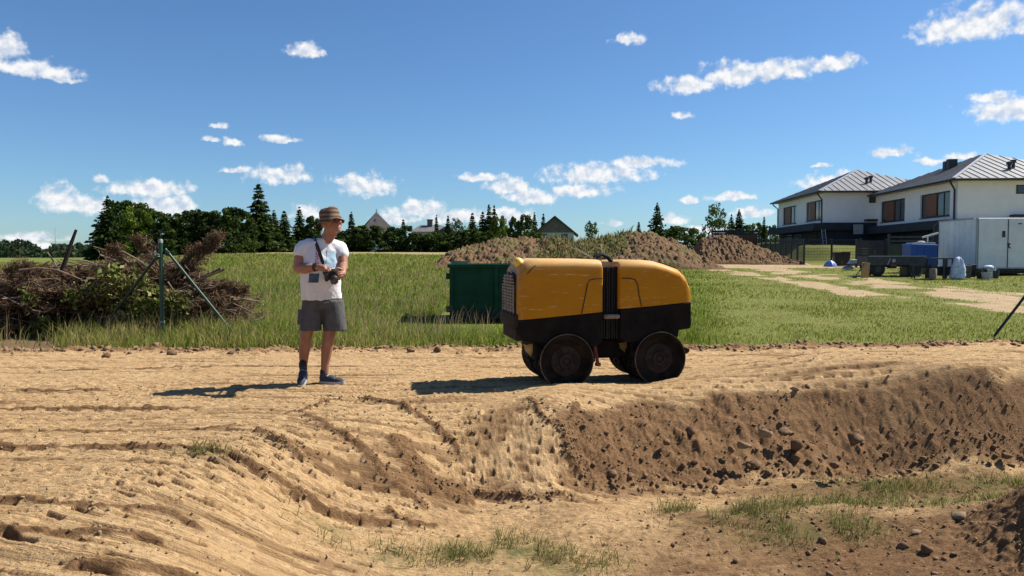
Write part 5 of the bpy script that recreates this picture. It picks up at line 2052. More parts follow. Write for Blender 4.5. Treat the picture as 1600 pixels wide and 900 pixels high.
def mixer():
    x, y, z = gpos(1338, 414, 39)
    t = thing('wheelbarrow', 'upturned pale grey wheelbarrow between the black bins and the flatbed trailer', 'wheelbarrow', (x, y, z), R(-10))
    m = MB(); m.add([(-.35, 0, .30), (.35, 0, .38), (.35, .55, .38), (-.35, .55, .30), (-.22, .1, .55), (.30, .1, .56), (.30, .45, .56), (-.22, .45, .55)],
                    [(3, 2, 1, 0), (4, 5, 6, 7), (0, 1, 5, 4), (1, 2, 6, 5), (2, 3, 7, 6), (3, 0, 4, 7)])
    m.build('tray', M_gry, t, False, .03)
    m = MB()
    for yy in (.08, .47): m.tube([(-.55, yy, .12), (-.2, yy, .30), (.5, yy, .34)], .018, 6)
    m.build('frame', M_dk, t)
    m = MB(); m.lathe([(.06, 0), (.18, 0), (.18, .07), (.06, .07)], (0, 0, 0), 'y', 16); m.build('wheel', M_tyre, t, True, loc=(.42, .24, .18))
    lumpy('rubble_bag', 'low pale heap bag left of the upturned wheelbarrow', 'bag', 1325, 415, 39.5, [(.30, 0), (.26, .1), (.12, .22)], M_gry, 21, .2, 14)


mixer()
# white scrap on the ground left of the long mound
lumpy('plastic_scrap', 'white plastic scrap at the left foot of the long earth mound', 'scrap', 685, 409, 41, [(.26, .05), (.22, .16), (.08, .26)], M_white, 31, .25, 12)

# ------------------------------------------------------------------ white houses at the right
M_plaster = simple('white_plaster', (.84, .82, .79), .85, .04, 1.5, bump=.003)
M_graph = simple('graphite_plaster', (.028, .032, .040), .8, .25, 2)
M_frame = simple('graphite_frame', (.022, .024, .028), .5, .2, 5)
M_shut = simple('brown_wood_panel', (.20, .075, .035), .55, .25, 5)
M_roof = NT('graphite_sheet_roof')
M_roof.color(M_roof.ramp(M_roof.noise(.8, 4), [(.3, (.21, .205, .195)), (.7, (.27, .262, .25))])).set(.45, .3, .5)
M_roof = M_roof.m
_g = NT('window_glass')
_g.color(_g.ramp(_g.noise(.7, 3), [(.3, (.012, .016, .02)), (.7, (.05, .06, .065))])).set(.06, 0, .8)
M_glass = _g.m


def house(label, cx, cy, yaw, windows, near):
    """origin at the near corner of the walls on the ground; x along the face towards the camera, y away from it"""
    z0 = float(far_z(np.array([cx]), np.array([cy]))[0]) - .05
    t = thing('white_house', label, 'house', (cx, cy, z0), yaw)
    W, L, zl, ze, oh = 9.4, 12.35, 2.92, 5.38, .55
    m = MB()
    m.box(0, 0, zl, W, .30, ze); m.box(W - .3, .30, zl, W, L - .3, ze); m.box(0, L - .3, zl, W, L, ze)
    m.build('wall', M_plaster, t)
    # left face with openings: piers, breast wall and lintel
    m = MB()
    wz0, wz1 = 3.18, 4.78
    cuts = sorted(windows)
    ys = [.302] + [v for c in cuts for v in c] + [L - .302]
    for k in range(0, len(ys), 2): m.box(0.001, ys[k], zl, .30, ys[k + 1], ze)
    for (a, b_) in cuts:
        m.box(0.001, a, zl, .30, b_, wz0); m.box(0.001, a, wz1, .30, b_, ze)
    m.build('side_wall', M_plaster, t)
    for (a, b_) in cuts:
        m = MB(); f = .09; x0, x1 = .10, .17
        for (ya, yb, za, zb) in ((a, b_, wz0, wz0 + f), (a, b_, wz1 - f, wz1), (a, a + f, wz0 + f, wz1 - f), (b_ - f, b_, wz0 + f, wz1 - f)): m.box(x0, ya, za, x1, yb, zb)
        n1 = a + (b_ - a) * .24; n2 = a + (b_ - a) * .46; n3 = a + (b_ - a) * .84
        for n_ in (n1, n2, n3): m.box(x0, n_ - .05, wz0 + f, x1, n_ + .05, wz1 - f)
        w = m.build('window', M_frame, t)
        for (ya, yb) in ((a + f, n1 - .05), (n1 + .05, n2 - .05), (n3 + .05, b_ - f)):
            m = MB(); m.box(.125, ya, wz0 + f, .14, yb, wz1 - f); m.build('pane', M_glass, w)
        m = MB(); m.box(.06, n2 + .05, wz0 + f, .13, n3 - .05, wz1 - f); m.build('wood_panel', M_shut, w, False, .01)
        m = MB(); m.box(-.06, a - .03, wz0 - .05, .10, b_ + .03, wz0 - .003); m.build('sill', M_frame, w)
    # window and slot on the face towards the camera
    m = MB(); m.box(3.45, -.02, 4.45, 5.6, -.003, 5.0); w = m.build('window', M_frame, t)
    for k in range(2):
        m = MB(); m.box(3.52 + k * 1.0, -.035, 4.52, 4.45 + k * 1.05, -.022, 4.93); m.build('pane', M_glass, w)
    m = MB(); m.box(3.1, -.5, 3.02, 6.8, -.003, 3.16); m.build('canopy', M_frame, t)
    # lower storey: graphite, set back behind a terrace slab
    m = MB(); m.box(.06, .06, 0, W - .06, L - .06, zl - .003); m.build('lower_wall', M_graph, t)
    m = MB(); m.box(-.9, -.35, zl - .62, -.0, L + .1, zl - .05); m.box(.002, -.35, zl - .62, W, .055, zl - .05); m.build('terrace_band', M_graph, t)
    for y_ in (1.2, 5.2, 8.0):
        m = MB(); m.box(.03, y_, .35, .057, y_ + 2.3, 2.25); lw = m.build('terrace_door', M_frame, t)
        m = MB(); m.box(.012, y_ + .1, .42, .028, y_ + 2.2, 2.18); m.build('pane', M_glass, lw)
    for y_ in ((L - .1,) if near else ()):
        m = MB(); m.box(-.85, y_, 0, -.55, y_ + .3, zl - .622); m.build('pillar', M_plaster, t)
    # roof: hipped, standing seams
    A, B, C_, D_ = (-oh, -oh, ze), (W + oh, -oh, ze), (W + oh, L + oh, ze), (-oh, L + oh, ze)
    P1, P2 = (W / 2, L / 2 - .5, ze + 2.30), (W / 2, L / 2 + .5, ze + 2.30)
    m = MB()
    vs = [A, B, C_, D_, P1, P2] + [(p[0], p[1], p[2] - .12) for p in (A, B, C_, D_)]
    m.add(vs, [(0, 1, 4), (1, 2, 5, 4), (2, 3, 5), (3, 0, 4, 5), (0, 6, 7, 1), (1, 7, 8, 2), (2, 8, 9, 3), (3, 9, 6, 0), (9, 8, 7, 6)])
    rf = m.build('roof', M_roof, t)
    m = MB(); tot = W + 2 * oh
    n = int(tot / .52)
    for k in range(1, n):
        x = -oh + k * tot / n
        s = min((x + oh) / (W / 2 + oh), (W + oh - x) / (W / 2 + oh))
        if s <= 0: continue
        p0 = Vector((x, -oh, ze + .025)); top = Vector((x, -oh + (L / 2 - .5 + oh) * s, ze + 2.30 * s + .025))
        if s > .03: m.beam(p0, top, .025, .04, (0, -.4, 1))
    tag(m.build('roof_seams', M_roof, rf), kind='stuff')
    m = MB(); tot = L + 2 * oh; n = int(tot / .52)
    for k in range(1, n):
        y = -oh + k * tot / n
        s = min((y + oh) / (L / 2 - .5 + oh), (L + oh - y) / (L / 2 - .5 + oh), 1)
        if s > .03: m.beam((-oh, y, ze + .02), (-oh + (W / 2 + oh) * s, y, ze + 2.30 * s + .02), .03, .04, (-.4, 0, 1))
    tag(m.build('roof_seams', M_roof, rf), kind='stuff')
    m = MB(); m.beam((-oh, -oh, ze + .03), (P1[0], P1[1], P1[2] + .03), .20, .05); m.build('hip_cap', simple('pale_roof_cap', (.42, .42, .43), .45, .1, 3, .5), rf)
    m = MB(); m.tube([(-oh - .06, -oh - .06, ze - .06), (-oh - .06, L + oh, ze - .06)], .07, 8); m.tube([(-oh, -oh - .06, ze - .06), (W + oh, -oh - .06, ze - .06)], .07, 8); m.build('gutter', M_frame, rf, True)
    m = MB(); ch_x, ch_y = 2.55, 6.1
    zr = ze + 2.3 * (ch_x + oh) / (W / 2 + oh)
    if near:
        m.box(ch_x - .30, ch_y - .40, zr - .3, ch_x + .30, ch_y + .0, zr + .62); m.box(ch_x - .33, ch_y + .02, zr - .3, ch_x + .27, ch_y + .42, zr + .52)
        m.build('chimney', M_frame, rf, False, .03)
    for (vx, vy) in ((3.75, 1.3), (4.25, 1.75)):
        zr = ze + 2.3 * (vy + oh) / (L / 2 - .5 + oh)
        m = MB(); m.lathe([(.14, -.15), (.10, 0), (.10, .32), (.17, .34), (.17, .52), (.05, .55)], (vx, vy, zr), 'z', 12); m.build('roof_vent', M_frame, rf, True)
    # downpipes at both ends of the left face
    for y_, e in ((.25, -oh), (L - .12, L + oh)):
        m = MB(); m.tube([(-oh - .05, y_ if e > 0 else -oh + .35, ze - .1), (-oh + .05, y_ if e > 0 else -oh + .4, ze - .28), (-.09, y_, ze - .62), (-.09, y_, zl - .6)], .055, 8)
        m.build('downpipe', M_frame, t, True)
    return t


house('near white two storey house with a dark metal hip roof, chimney and brown window panels', 27.75, 46.0, R(-4), [(.95, 4.85), (7.15, 11.2)], True)
house('far white two storey house with a dark hip roof left of the near white house', 24.65, 58.4, R(-4), [(.55, 4.3), (6.9, 10.9)], False)


def ladder():
    p = D(1292, 376, 57); z = float(far_z(np.array([p[0]]), np.array([57.0]))[0])
    t = thing('ladder', 'pale ladder leaning on the dark ground floor of the far white house', 'ladder', (p[0], 57.0, z), 0)
    for s in (0, .28):
        m = MB(); m.beam((s, .5, 0.6), (s - .05, .9, 2.35), .05, .04); m.build('rail', M_gry, t)
    for k in range(7):
        m = MB(); f = (k + .5) / 7; m.beam((-.05 * f, .5 + .4 * f, .6 + 1.75 * f), (.28 - .05 * f, .5 + .4 * f, .6 + 1.75 * f), .025, .025); m.build('rung', M_gry, t)
    p = D(1330, 360, 57.6)
    m = MB(); m.box(0, 0, 0, .75, .05, .75)
    tag(m.build('notice_board', M_gry, None, loc=(p[0], 57.2, p[2] - .3)), 'pale square board hanging in front of the dark ground floor of the far white house', 'board')


ladder()

# ------------------------------------------------------------------ fences
M_wire = simple('black_fence_wire', (.02, .022, .024), .5)
M_conc = simple('pale_concrete', (.36, .34, .33), .9, .15, 3)


def wire_fence():
    pts = [D(a, 411, d)[:2] for a, d in ((1344, 44.5), (1256, 46.5), (1183, 61))]
    t0 = np.array(pts[0])
    zz = float(far_z(np.array([t0[0]]), np.array([t0[1]]))[0])
    t = thing('wire_fence', 'black wire panel fence on a low concrete wall in front of the far white house', 'fence', (t0[0], t0[1], zz))
    poly = [np.array(p) - t0 for p in pts]
    H = 1.62
    for a, b_ in zip(poly[:-1], poly[1:]):
        L = np.hypot(*(b_ - a)); n = max(2, int(round(L / 1.7)))
        for k in range(n):
            p = a + (b_ - a) * k / n; q = a + (b_ - a) * (k + 1) / n
            dz = float(far_z(np.array([p[0] + t0[0]]), np.array([p[1] + t0[1]]))[0]) - zz
            m = MB(); m.box(p[0] - .045, p[1] - .045, dz, p[0] + .045, p[1] + .045, dz + H + .05); m.build('post', M_wire, t)
            m = MB()
            for j in range(8):
                z = .32 + j * (H - .36) / 7
                m.beam((p[0], p[1], dz + z), (q[0], q[1], dz + z), .012, .014 if j not in (0, 7) else .03)
            for j in range(1, 18):
                f = j / 18; r = p + (q - p) * f
                m.beam((r[0], r[1], dz + .3), (r[0], r[1], dz + H), .009, .009, (0, 1, 0))
            tag(m.build('mesh_panel', M_wire, t), kind='stuff')
            if k != 1 or L > 8:
                m = MB(); m.beam((p[0], p[1] + .08, dz + .12), (q[0], q[1] + .08, dz + .12), .10, .34); m.build('base_slab', M_conc, t)
    return t


wire_fence()


def slat_fence(label, a, b_, H, nsl, gap=.02, group=None, solid=False, z_off=0.0):
    a, b_ = np.array(a), np.array(b_)
    zz = float(far_z(np.array([a[0]]), np.array([a[1]]))[0]) + z_off
    t = thing('slat_fence', label, 'fence', (a[0], a[1], zz), 0, group)
    d = b_ - a
    L = np.hypot(*d); n = max(1, int(round(L / 2.2)))
    for k in range(n + 1):
        p = d * k / n
        m = MB(); m.box(p[0] - .05, p[1] - .06, 0, p[0] + .05, p[1] + .06, H + .08); m.build('post', M_frame, t)
    for k in range(n):
        p, q = d * k / n, d * (k + 1) / n
        e = (q - p) / np.hypot(*(q - p)) * .055
        for j in range(nsl):
            z = .32 + (H - .32) * (j + .5) / nsl
            m = MB(); m.beam((p[0] + e[0], p[1] + e[1], z), (q[0] - e[0], q[1] - e[1], z), .03, (H - .32) / nsl - gap)
            m.build('slat', M_frame, t)
    return t


slat_fence('solid dark grey gate panel between the black bins and the flatbed trailer', D(1338, 408, 42.5)[:2], D(1384, 408, 42.5)[:2], 1.55, 8, .006)
slat_fence('dark horizontal slat fence behind the flatbed trailer and the blue tank', D(1388, 408, 41.6)[:2], D(1475, 408, 41.0)[:2], 1.85, 7, .10)
slat_fence('far dark boarded fence behind the small reddish mound', D(1112, 400, 74)[:2], D(1186, 400, 74)[:2], 2.4, 8, .02)
# brown wall/stack behind the small mound
p = D(1116, 380, 70)
m = MB(); m.box(0, 0, 0, 3.6, .4, 1.9)
z_ = float(far_z(np.array([p[0]]), np.array([70.0]))[0])
tag(m.build('brown_shed', simple('rust_brown_boards', (.17, .075, .04), .8, .3, 3), None, loc=(D(1124, 380, 70)[0], 70, z_)), 'low reddish brown shed wall peeping out behind the small earth mound', 'shed')

# ------------------------------------------------------------------ roofs beyond the hedge
M_tile = simple('dark_roof_tiles', (.055, .045, .042), .8, .35, 1.2)
M_tile2 = simple('grey_roof_tiles', (.11, .105, .105), .8, .3, 1.0)
M_cream = simple('pale_house_wall', (.52, .50, .46), .9, .08, 1)
M_gable = simple('brown_grey_boards', (.15, .125, .105), .85, .25, 2)


def zf(x, y): return float(far_z(np.array([x]), np.array([y]))[0])


def far_house_pyramid():
    d = 140
    ap = D(588, 331, d); z0 = zf(ap[0], d)
    t = thing('pyramid_roof_house', 'dark pointed pyramid roof rising above the hedge right of the man', 'house', (ap[0], d, z0), R(18))
    h = ap[2] - z0; r = 3.6; ze = h - 4.3
    m = MB(); m.box(-r + .4, -r + .4, 0, r - .4, r - .4, ze); m.build('wall', M_cream, t)
    m = MB(); m.add([(-r, -r, ze), (r, -r, ze), (r, r, ze), (-r, r, ze), (0, 0, h)], [(0, 1, 4), (1, 2, 4), (2, 3, 4), (3, 0, 4), (3, 2, 1, 0)]); rf = m.build('roof', M_tile, t)
    m = MB(); m.box(-.35, -1.55, h - 2.0, .35, -1.0, h - 1.35); m.build('roof_window', M_cream, rf)
    m = MB(); m.lathe([(.10, 0), (.06, .4), (.01, .7)], (0, 0, h - .05), 'z', 8); m.build('finial', M_tile, rf)


def far_house_long():
    d = 130
    a, b_ = D(640, 350, d), D(716, 350, d); z0 = zf(a[0], d)
    t = thing('long_roof_house', 'long low dark roofed house with a chimney above the hedge', 'house', (a[0], d, z0))
    L = b_[0] - a[0]; ze = D(640, 362, d)[2] - z0; zt = a[2] - z0
    m = MB(); m.box(.3, .3, 0, L - .3, 7.5, ze); m.build('wall', M_cream, t)
    m = MB(); m.add([(0, -.3, ze), (L, -.3, ze), (L, 8, ze), (0, 8, ze), (1.4, 3.8, zt), (L - 3.6, 3.8, zt)], [(0, 1, 5, 4), (1, 2, 5), (2, 3, 4, 5), (3, 0, 4), (3, 2, 1, 0)]); rf = m.build('roof', M_tile2, t)
    m = MB(); m.box(2.8, 2.6, ze + .5, 3.7, 3.5, zt + .75); m.box(2.7, 2.5, zt + .76, 3.8, 3.6, zt + .95); m.build('chimney', M_gable, rf)
    m = MB(); m.add([(4.6, -.9, ze - .2), (8.4, -.9, ze - .2), (6.5, -.9, ze + 1.0), (4.6, 2.5, ze - .2), (8.4, 2.5, ze - .2), (6.5, 2.5, ze + 1.0)], [(0, 1, 2), (5, 4, 3), (0, 2, 5, 3), (1, 4, 5, 2), (0, 3, 4, 1)]); m.build('dormer', M_tile2, rf)


def far_house_gable():
    d = 118
    ap = D(867, 337, d); z0 = zf(ap[0], d)
    t = thing('gabled_house', 'white house with a brown grey gable and two small windows behind the long mound', 'house', (ap[0], d, z0), R(-4))
    h = ap[2] - z0; hw = 3.4; ze = h - 3.05; zm = h - 2.45
    m = MB(); m.box(-hw + .4, 0, 0, hw - .4, 9, ze + .35); m.build('wall', M_cream, t)
    m = MB(); m.add([(-hw + .35, -.04, ze + .36), (hw - .35, -.04, ze + .36), (0, -.04, h - .25), (-hw + .35, .3, ze + .36), (hw - .35, .3, ze + .36), (0, .3, h - .25)], [(0, 1, 2), (5, 4, 3), (0, 2, 5, 3), (1, 4, 5, 2), (0, 3, 4, 1)]); m.build('gable', M_gable, t)
    m = MB()
    for s in (-1, 1):
        m.add([(0, -.5, h), (0, 9.5, h), (s * (hw + .35), 9.5, ze), (s * (hw + .35), -.5, ze), (0, -.5, h - .22), (0, 9.5, h - .22), (s * (hw + .35), 9.5, ze - .22), (s * (hw + .35), -.5, ze - .22)],
              [(0, 1, 2, 3), (7, 6, 5, 4), (0, 3, 7, 4), (1, 5, 6, 2), (3, 2, 6, 7)])
    m.build('roof', M_tile, t)
    for x in (-1.75, 1.55):
        m = MB(); m.box(x - .5, -.05, ze - .95, x + .5, -.003, ze + .15); w = m.build('window', M_frame, t)
        m = MB(); m.box(x - .42, -.065, ze - .87, x + .42, -.052, ze + .07); m.build('pane', M_glass, w)


def far_house_grey():
    d = 108
    ap = D(480, 350, d); z0 = zf(ap[0], d)
    t = thing('grey_gable_house', 'grey gabled roof half hidden behind the man and dark trees', 'house', (ap[0], d, z0), R(6))
    h = ap[2] - z0; ze = h - 3.6
    m = MB(); m.box(-3.6, .4, 0, 3.6, 8, ze + .2); m.build('wall', M_gable, t)
    m = MB()
    for s in (-1, 1):
        m.add([(0, 0, h), (0, 8.5, h), (s * 4.4, 8.5, ze), (s * 4.4, 0, ze), (0, 0, h - .45), (0, 8.5, h - .45), (s * 4.4, 8.5, ze - .45), (s * 4.4, 0, ze - .45)], [(0, 1, 2, 3), (7, 6, 5, 4), (0, 3, 7, 4), (1, 5, 6, 2), (3, 2, 6, 7)])
    m.build('roof', M_tile2, t)
    m = MB(); m.add([(-3.3, .3, ze), (3.3, .3, ze), (0, .3, h - .6), (-3.3, .38, ze), (3.3, .38, ze), (0, .38, h - .6)], [(0, 1, 2), (5, 4, 3), (0, 2, 5, 3), (1, 4, 5, 2), (0, 3, 4, 1)]); m.build('gable', M_tile, t)


far_house_pyramid(); far_house_long(); far_house_gable(); far_house_grey()

# ------------------------------------------------------------------ the man
def round_cone(b, p0, p1, r0, r1, n=14, flat=None):
    """tapered capsule from p0 to p1"""
    p0, p1 = Vector(p0), Vector(p1)
    d = (p1 - p0); L = d.length; d.normalize()
    pts, rs = [], []
    for k in range(5):
        a = math.pi / 2 * k / 4
        pts.append(p0 - d * (r0 * math.cos(a))); rs.append(max(r0 * math.sin(a), .0008))
    for k in range(5):
        a = math.pi / 2 * k / 4
        pts.append(p1 + d * (r1 * math.sin(a))); rs.append(max(r1 * math.cos(a), .0008))
    s = d.cross(Vector((0, 0, 1)) if abs(d.z) < .9 else Vector((1, 0, 0))); s.normalize(); t = s.cross(d)
    vs, fs = [], []
    for p, r in zip(pts, rs):
        for k in range(n):
            an = 6.283185 * k / n
            vs.append(p + (s * math.cos(an) + t * math.sin(an)) * r)
    for i in range(len(pts) - 1):
        for k in range(n):
            k2 = (k + 1) % n
            fs.append((i * n + k, i * n + k2, (i + 1) * n + k2, (i + 1) * n + k))
    fs += [tuple(range(n - 1, -1, -1)), tuple((len(pts) - 1) * n + k for k in range(n))]
    b.add(vs, fs)


def chain(b, pts, rs, n=14):
    for i in range(len(pts) - 1): round_cone(b, pts[i], pts[i + 1], rs[i], rs[i + 1], n)


def ellipsoid(b, c, r, rot=None, n=18):
    v, f = ico(3)
    q = v * np.array(r)
    if rot is not None: q = q @ np.array(rot.to_3x3()).T
    b.add(q + np.array(c), [tuple(int(i) for i in k) for k in f])


def ring_loft(b, secs, n=28, p=2.4):
    """secs: (cx, cy, cz, rx, ry, yaw, tilt) superelliptic rings"""
    vs, fs = [], []
    for (cx, cy, cz, rx, ry, yaw, *tl) in secs:
        tilt = tl[0] if tl else 0
        for k in range(n):
            a = 6.283185 * k / n
            c, s = math.cos(a), math.sin(a)
            x = rx * math.copysign(abs(c) ** (2 / p), c); y = ry * math.copysign(abs(s) ** (2 / p), s)
            vs.append((cx + x * math.cos(yaw) - y * math.sin(yaw), cy + x * math.sin(yaw) + y * math.cos(yaw), cz + tilt * x))
    for i in range(len(secs) - 1):
        for k in range(n):
            k2 = (k + 1) % n
            fs.append((i * n + k, i * n + k2, (i + 1) * n + k2, (i + 1) * n + k))
    fs += [tuple(range(n - 1, -1, -1)), tuple((len(secs) - 1) * n + k for k in range(n))]
    b.add(vs, fs)


def fuse(name, b, voxel, smooth=6, disp=None):
    """one continuous surface out of overlapping volumes"""
    me = b.mesh('raw')
    o = bpy.data.objects.new('raw', me)
    COL.objects.link(o)
    r = o.modifiers.new('r', 'REMESH'); r.mode = 'VOXEL'; r.voxel_size = voxel; r.adaptivity = 0
    s = o.modifiers.new('s', 'SMOOTH'); s.factor = .5; s.iterations = smooth
    dg = bpy.context.evaluated_depsgraph_get()
    out = bpy.data.meshes.new_from_object(o.evaluated_get(dg))
    bpy.data.objects.remove(o); bpy.data.meshes.remove(me)
    out.name = name
    out.materials.clear()
    if disp is not None:
        n = len(out.vertices)
        co = np.empty(n * 3, np.float32); out.vertices.foreach_get('co', co); co = co.reshape(-1, 3)
        no = np.empty(n * 3, np.float32); out.vertices.foreach_get('normal', no); no = no.reshape(-1, 3)
        co = co + no * disp(co, no)[:, None]
        out.vertices.foreach_set('co', co.astype(np.float32).ravel())
    out.polygons.foreach_set('use_smooth', np.ones(len(out.polygons), dtype=bool))
    out.update()
    return out


def skin_material():
    t = NT('tanned_skin')
    n = t.noise(14, 4, .6)
    t.color(t.ramp(n, [(.3, (.25, .108, .062)), (.7, (.34, .16, .098))])).set(.5, 0, .35)
    t.b.inputs['Subsurface Weight'].default_value = .08
    t.b.inputs['Subsurface Radius'].default_value = (.01, .004, .002)
    t.bump(t.noise(90, 3), .1, .002)
    return t.m


M_skin = skin_material()
M_shirt = simple('white_cotton', (.60, .595, .61), .85, .05, 12, spec=.2)
M_short = simple('grey_cargo_cloth', (.082, .079, .079), .9, .2, 14, bump=.002, spec=.15)
M_hat = NT('striped_brown_hat')
_w2 = M_hat.n('ShaderNodeTexCoord'); _sp = M_hat.n('ShaderNodeSeparateXYZ'); M_hat.l(_w2.outputs['Object'], _sp.inputs[0])
_st = M_hat.math('SINE', M_hat.math('ADD', M_hat.math('MULTIPLY', _sp.outputs[2], 150.0), M_hat.math('MULTIPLY', M_hat.noise(9, 3), 3.0)))
M_hat.color(M_hat.ramp(M_hat.math('ADD', M_hat.math('MULTIPLY', _st, .5), .5), [(.25, (.075, .048, .032)), (.75, (.18, .12, .082))])).set(.9, 0, .15)
M_hat = M_hat.m
M_shoe = simple('dark_shoe_fabric', (.030, .036, .046), .75, .5, 40)
M_sole = simple('grey_white_sole', (.42, .42, .42), .7, .2, 20)
M_sock = simple('dark_sock', (.02, .02, .024), .9)
M_strap = simple('black_strap', (.012, .012, .013), .6)
M_cam = simple('black_camera_body', (.014, .014, .015), .35, .2, 30)
M_camg = simple('lens_glass', (.02, .02, .03), .08, .1, 5, spec=.8)
M_camring = simple('grey_lens_ring', (.12, .12, .12), .35, .1, 10, .6)
M_eye = simple('eye_dark', (.02, .015, .012), .2)
M_hair = simple('grey_hair', (.16, .13, .11), .8, .3, 60)
M_pblue = simple('pale_blue_print', (.34, .48, .57), .85, .18, 22)
M_pnavy = simple('navy_print', (.045, .085, .14), .8, .4, 16)
M_pred = simple('red_print', (.55, .10, .14), .85, .15, 30)


def build_man():
    bp = P(505, 600, 0)
    gz_ = ground_z(bp[0], bp[1])
    t = thing('person', 'man in white T-shirt, grey shorts and brown bucket hat looking down at his camera', 'person', (bp[0], bp[1], gz_ - .004))
    yaw = .42                                     # torso turned a little to his left
    # ---------------- body
    b = MB()
    # head, turned to the right of the picture and bent over the camera
    hc = Vector((.113, -.045, 1.635))
    HR = Matrix.Rotation(R(58), 4, 'Z') @ Matrix.Rotation(R(-16), 4, 'X')       # face looks along local -y before turning

    def hp(x, y, z): return hc + (HR @ Vector((x, y, z)))
    ellipsoid(b, hp(0, .012, .025), (.076, .098, .098), HR)
    ellipsoid(b, hp(0, -.030, -.045), (.058, .066, .070), HR)
    ellipsoid(b, hp(0, -.065, -.092), (.030, .026, .022), HR)
    round_cone(b, hp(0, -.088, .018), hp(0, -.117, -.028), .011, .0155, 10)
    round_cone(b, hp(-.013, -.098, -.030), hp(.013, -.098, -.030), .011, .011, 8)
    round_cone(b, hp(-.030, -.085, .030), hp(.030, -.085, .030), .014, .014, 8)
    for s in (-1, 1):
        ellipsoid(b, hp(s * .040, -.070, -.028), (.022, .02, .022), HR)
        ellipsoid(b, hp(s * .078, .022, -.008), (.010, .020, .032), HR)
    round_cone(b, hp(-.018, -.090, -.062), hp(.018, -.090, -.062), .008, .008, 8)
    round_cone(b, hp(-.014, -.087, -.075), hp(.014, -.087, -.075), .009, .009, 8)
    # neck and trunk
    chain(b, [hp(0, .03, -.05), (.06, -.005, 1.47), (.02, .0, 1.40)], [.060, .062, .085])
    chain(b, [hp(0, -.01, -.085), (.065, -.03, 1.46)], [.042, .05])
    ring_loft(b, [(.0, .02, .86, .15, .11, yaw), (-.0, .02, .98, .165, .125, yaw), (-.005, -.005, 1.1, .17, .135, yaw), (-.005, .0, 1.25, .17, .125, yaw), (0, .01, 1.36, .175, .105, yaw), (.01, .01, 1.43, .13, .08, yaw)])
    # arms
    RS, RE, RW, RH = (-.168, -.045, 1.385), (-.205, -.115, 1.185), (.015, -.255, 1.195), (.085, -.295, 1.185)
    LS, LE, LW, LH = (.168, .05, 1.385), (.222, -.03, 1.20), (.262, -.225, 1.175), (.275, -.28, 1.145)
    chain(b, [RS, (-.195, -.085, 1.30), RE], [.060, .057, .050])
    chain(b, [RE, (-.125, -.165, 1.185), RW], [.050, .054, .031])
    chain(b, [LS, (.205, .015, 1.30), LE], [.056, .053, .046])
    chain(b, [LE, (.238, -.11, 1.195), LW], [.046, .048, .030])
    # right hand: palm over the camera top, fingers bent down round the grip
    chain(b, [RW, (.060, -.283, 1.196), (.098, -.300, 1.188)], [.029, .034, .033])
    round_cone(b, (.085, -.285, 1.200), (.112, -.318, 1.176), .026, .024)
    fR = [[(.118, -.288, 1.200), (.150, -.300, 1.196), (.176, -.315, 1.172), (.186, -.325, 1.150)],
          [(.122, -.302, 1.192), (.152, -.320, 1.184), (.172, -.336, 1.158), (.176, -.345, 1.134)],
          [(.119, -.316, 1.181), (.144, -.335, 1.168), (.158, -.349, 1.142), (.160, -.355, 1.122)],
          [(.112, -.326, 1.168), (.132, -.342, 1.152), (.142, -.353, 1.130), (.143, -.357, 1.114)]]
    for i, c in enumerate(fR): chain(b, c, [.0105, .0098, .009, .0075] if i < 3 else [.009, .0083, .0075, .0065], 9)
    chain(b, [(.085, -.268, 1.175), (.118, -.258, 1.160), (.150, -.266, 1.150), (.172, -.276, 1.146)], [.018, .0125, .0108, .0085], 9)
    # left hand: palm up under the lens, fingers round it
    chain(b, [LW, (.274, -.265, 1.155), (.276, -.295, 1.135)], [.028, .032, .031])
    fL = [[(.280, -.310, 1.152), (.268, -.338, 1.156), (.248, -.352, 1.150), (.232, -.356, 1.140)],
          [(.284, -.316, 1.134), (.272, -.346, 1.134), (.250, -.360, 1.126), (.234, -.362, 1.116)],
          [(.282, -.318, 1.116), (.268, -.346, 1.112), (.248, -.357, 1.103), (.233, -.357, 1.095)],
          [(.276, -.312, 1.101), (.262, -.336, 1.094), (.245, -.346, 1.086), (.233, -.346, 1.080)]]
    for i, c in enumerate(fL): chain(b, c, [.0105, .0098, .009, .0075] if i < 3 else [.009, .0083, .0075, .0065], 9)
    chain(b, [(.266, -.270, 1.165), (.250, -.280, 1.185), (.232, -.296, 1.190), (.218, -.306, 1.186)], [.018, .0125, .0105, .0085], 9)
    # legs
    chain(b, [(-.085, .0, .90), (-.115, -.02, .70), (-.158, -.045, .50)], [.095, .083, .060])
    chain(b, [(-.158, -.045, .50), (-.183, -.005, .385), (-.203, .03, .26), (-.213, .045, .175)], [.060, .059, .045, .037])
    ellipsoid(b, (-.184, .022, .39), (.050, .048, .085))
    chain(b, [(.085, .04, .90), (.075, .03, .70), (.062, .015, .50)], [.095, .083, .060])
    chain(b, [(.062, .015, .50), (.036, .035, .375), (.012, .045, .22), (.004, .047, .10)], [.060, .060, .044, .037])
    ellipsoid(b, (.030, .062, .385), (.048, .048, .088))
    body = fuse('body', b, .0048, 4)
    bo = obj('body', body, M_skin, t)
    # eyes
    for s in (-1, 1):
        m = MB(); ellipsoid(m, hp(s * .031, -.083, .006), (.012, .010, .008), HR); m.build('eye', M_eye, t, True)
    # hair under the hat
    m = MB()
    for k in range(15):
        a = math.pi * (k / 14) * 1.24 - .38
        x, y = math.cos(a), math.sin(a)
        round_cone(m, hp(x * .072, .012 + y * .092, .04), hp(x * .070, .012 + y * .094, .0 if 2 < k < 12 else .012), .012, .010, 8)
    m2 = fuse('hair', m, .006, 4); obj('hair', m2, M_hair, t)
    # ---------------- T-shirt
    b = MB()
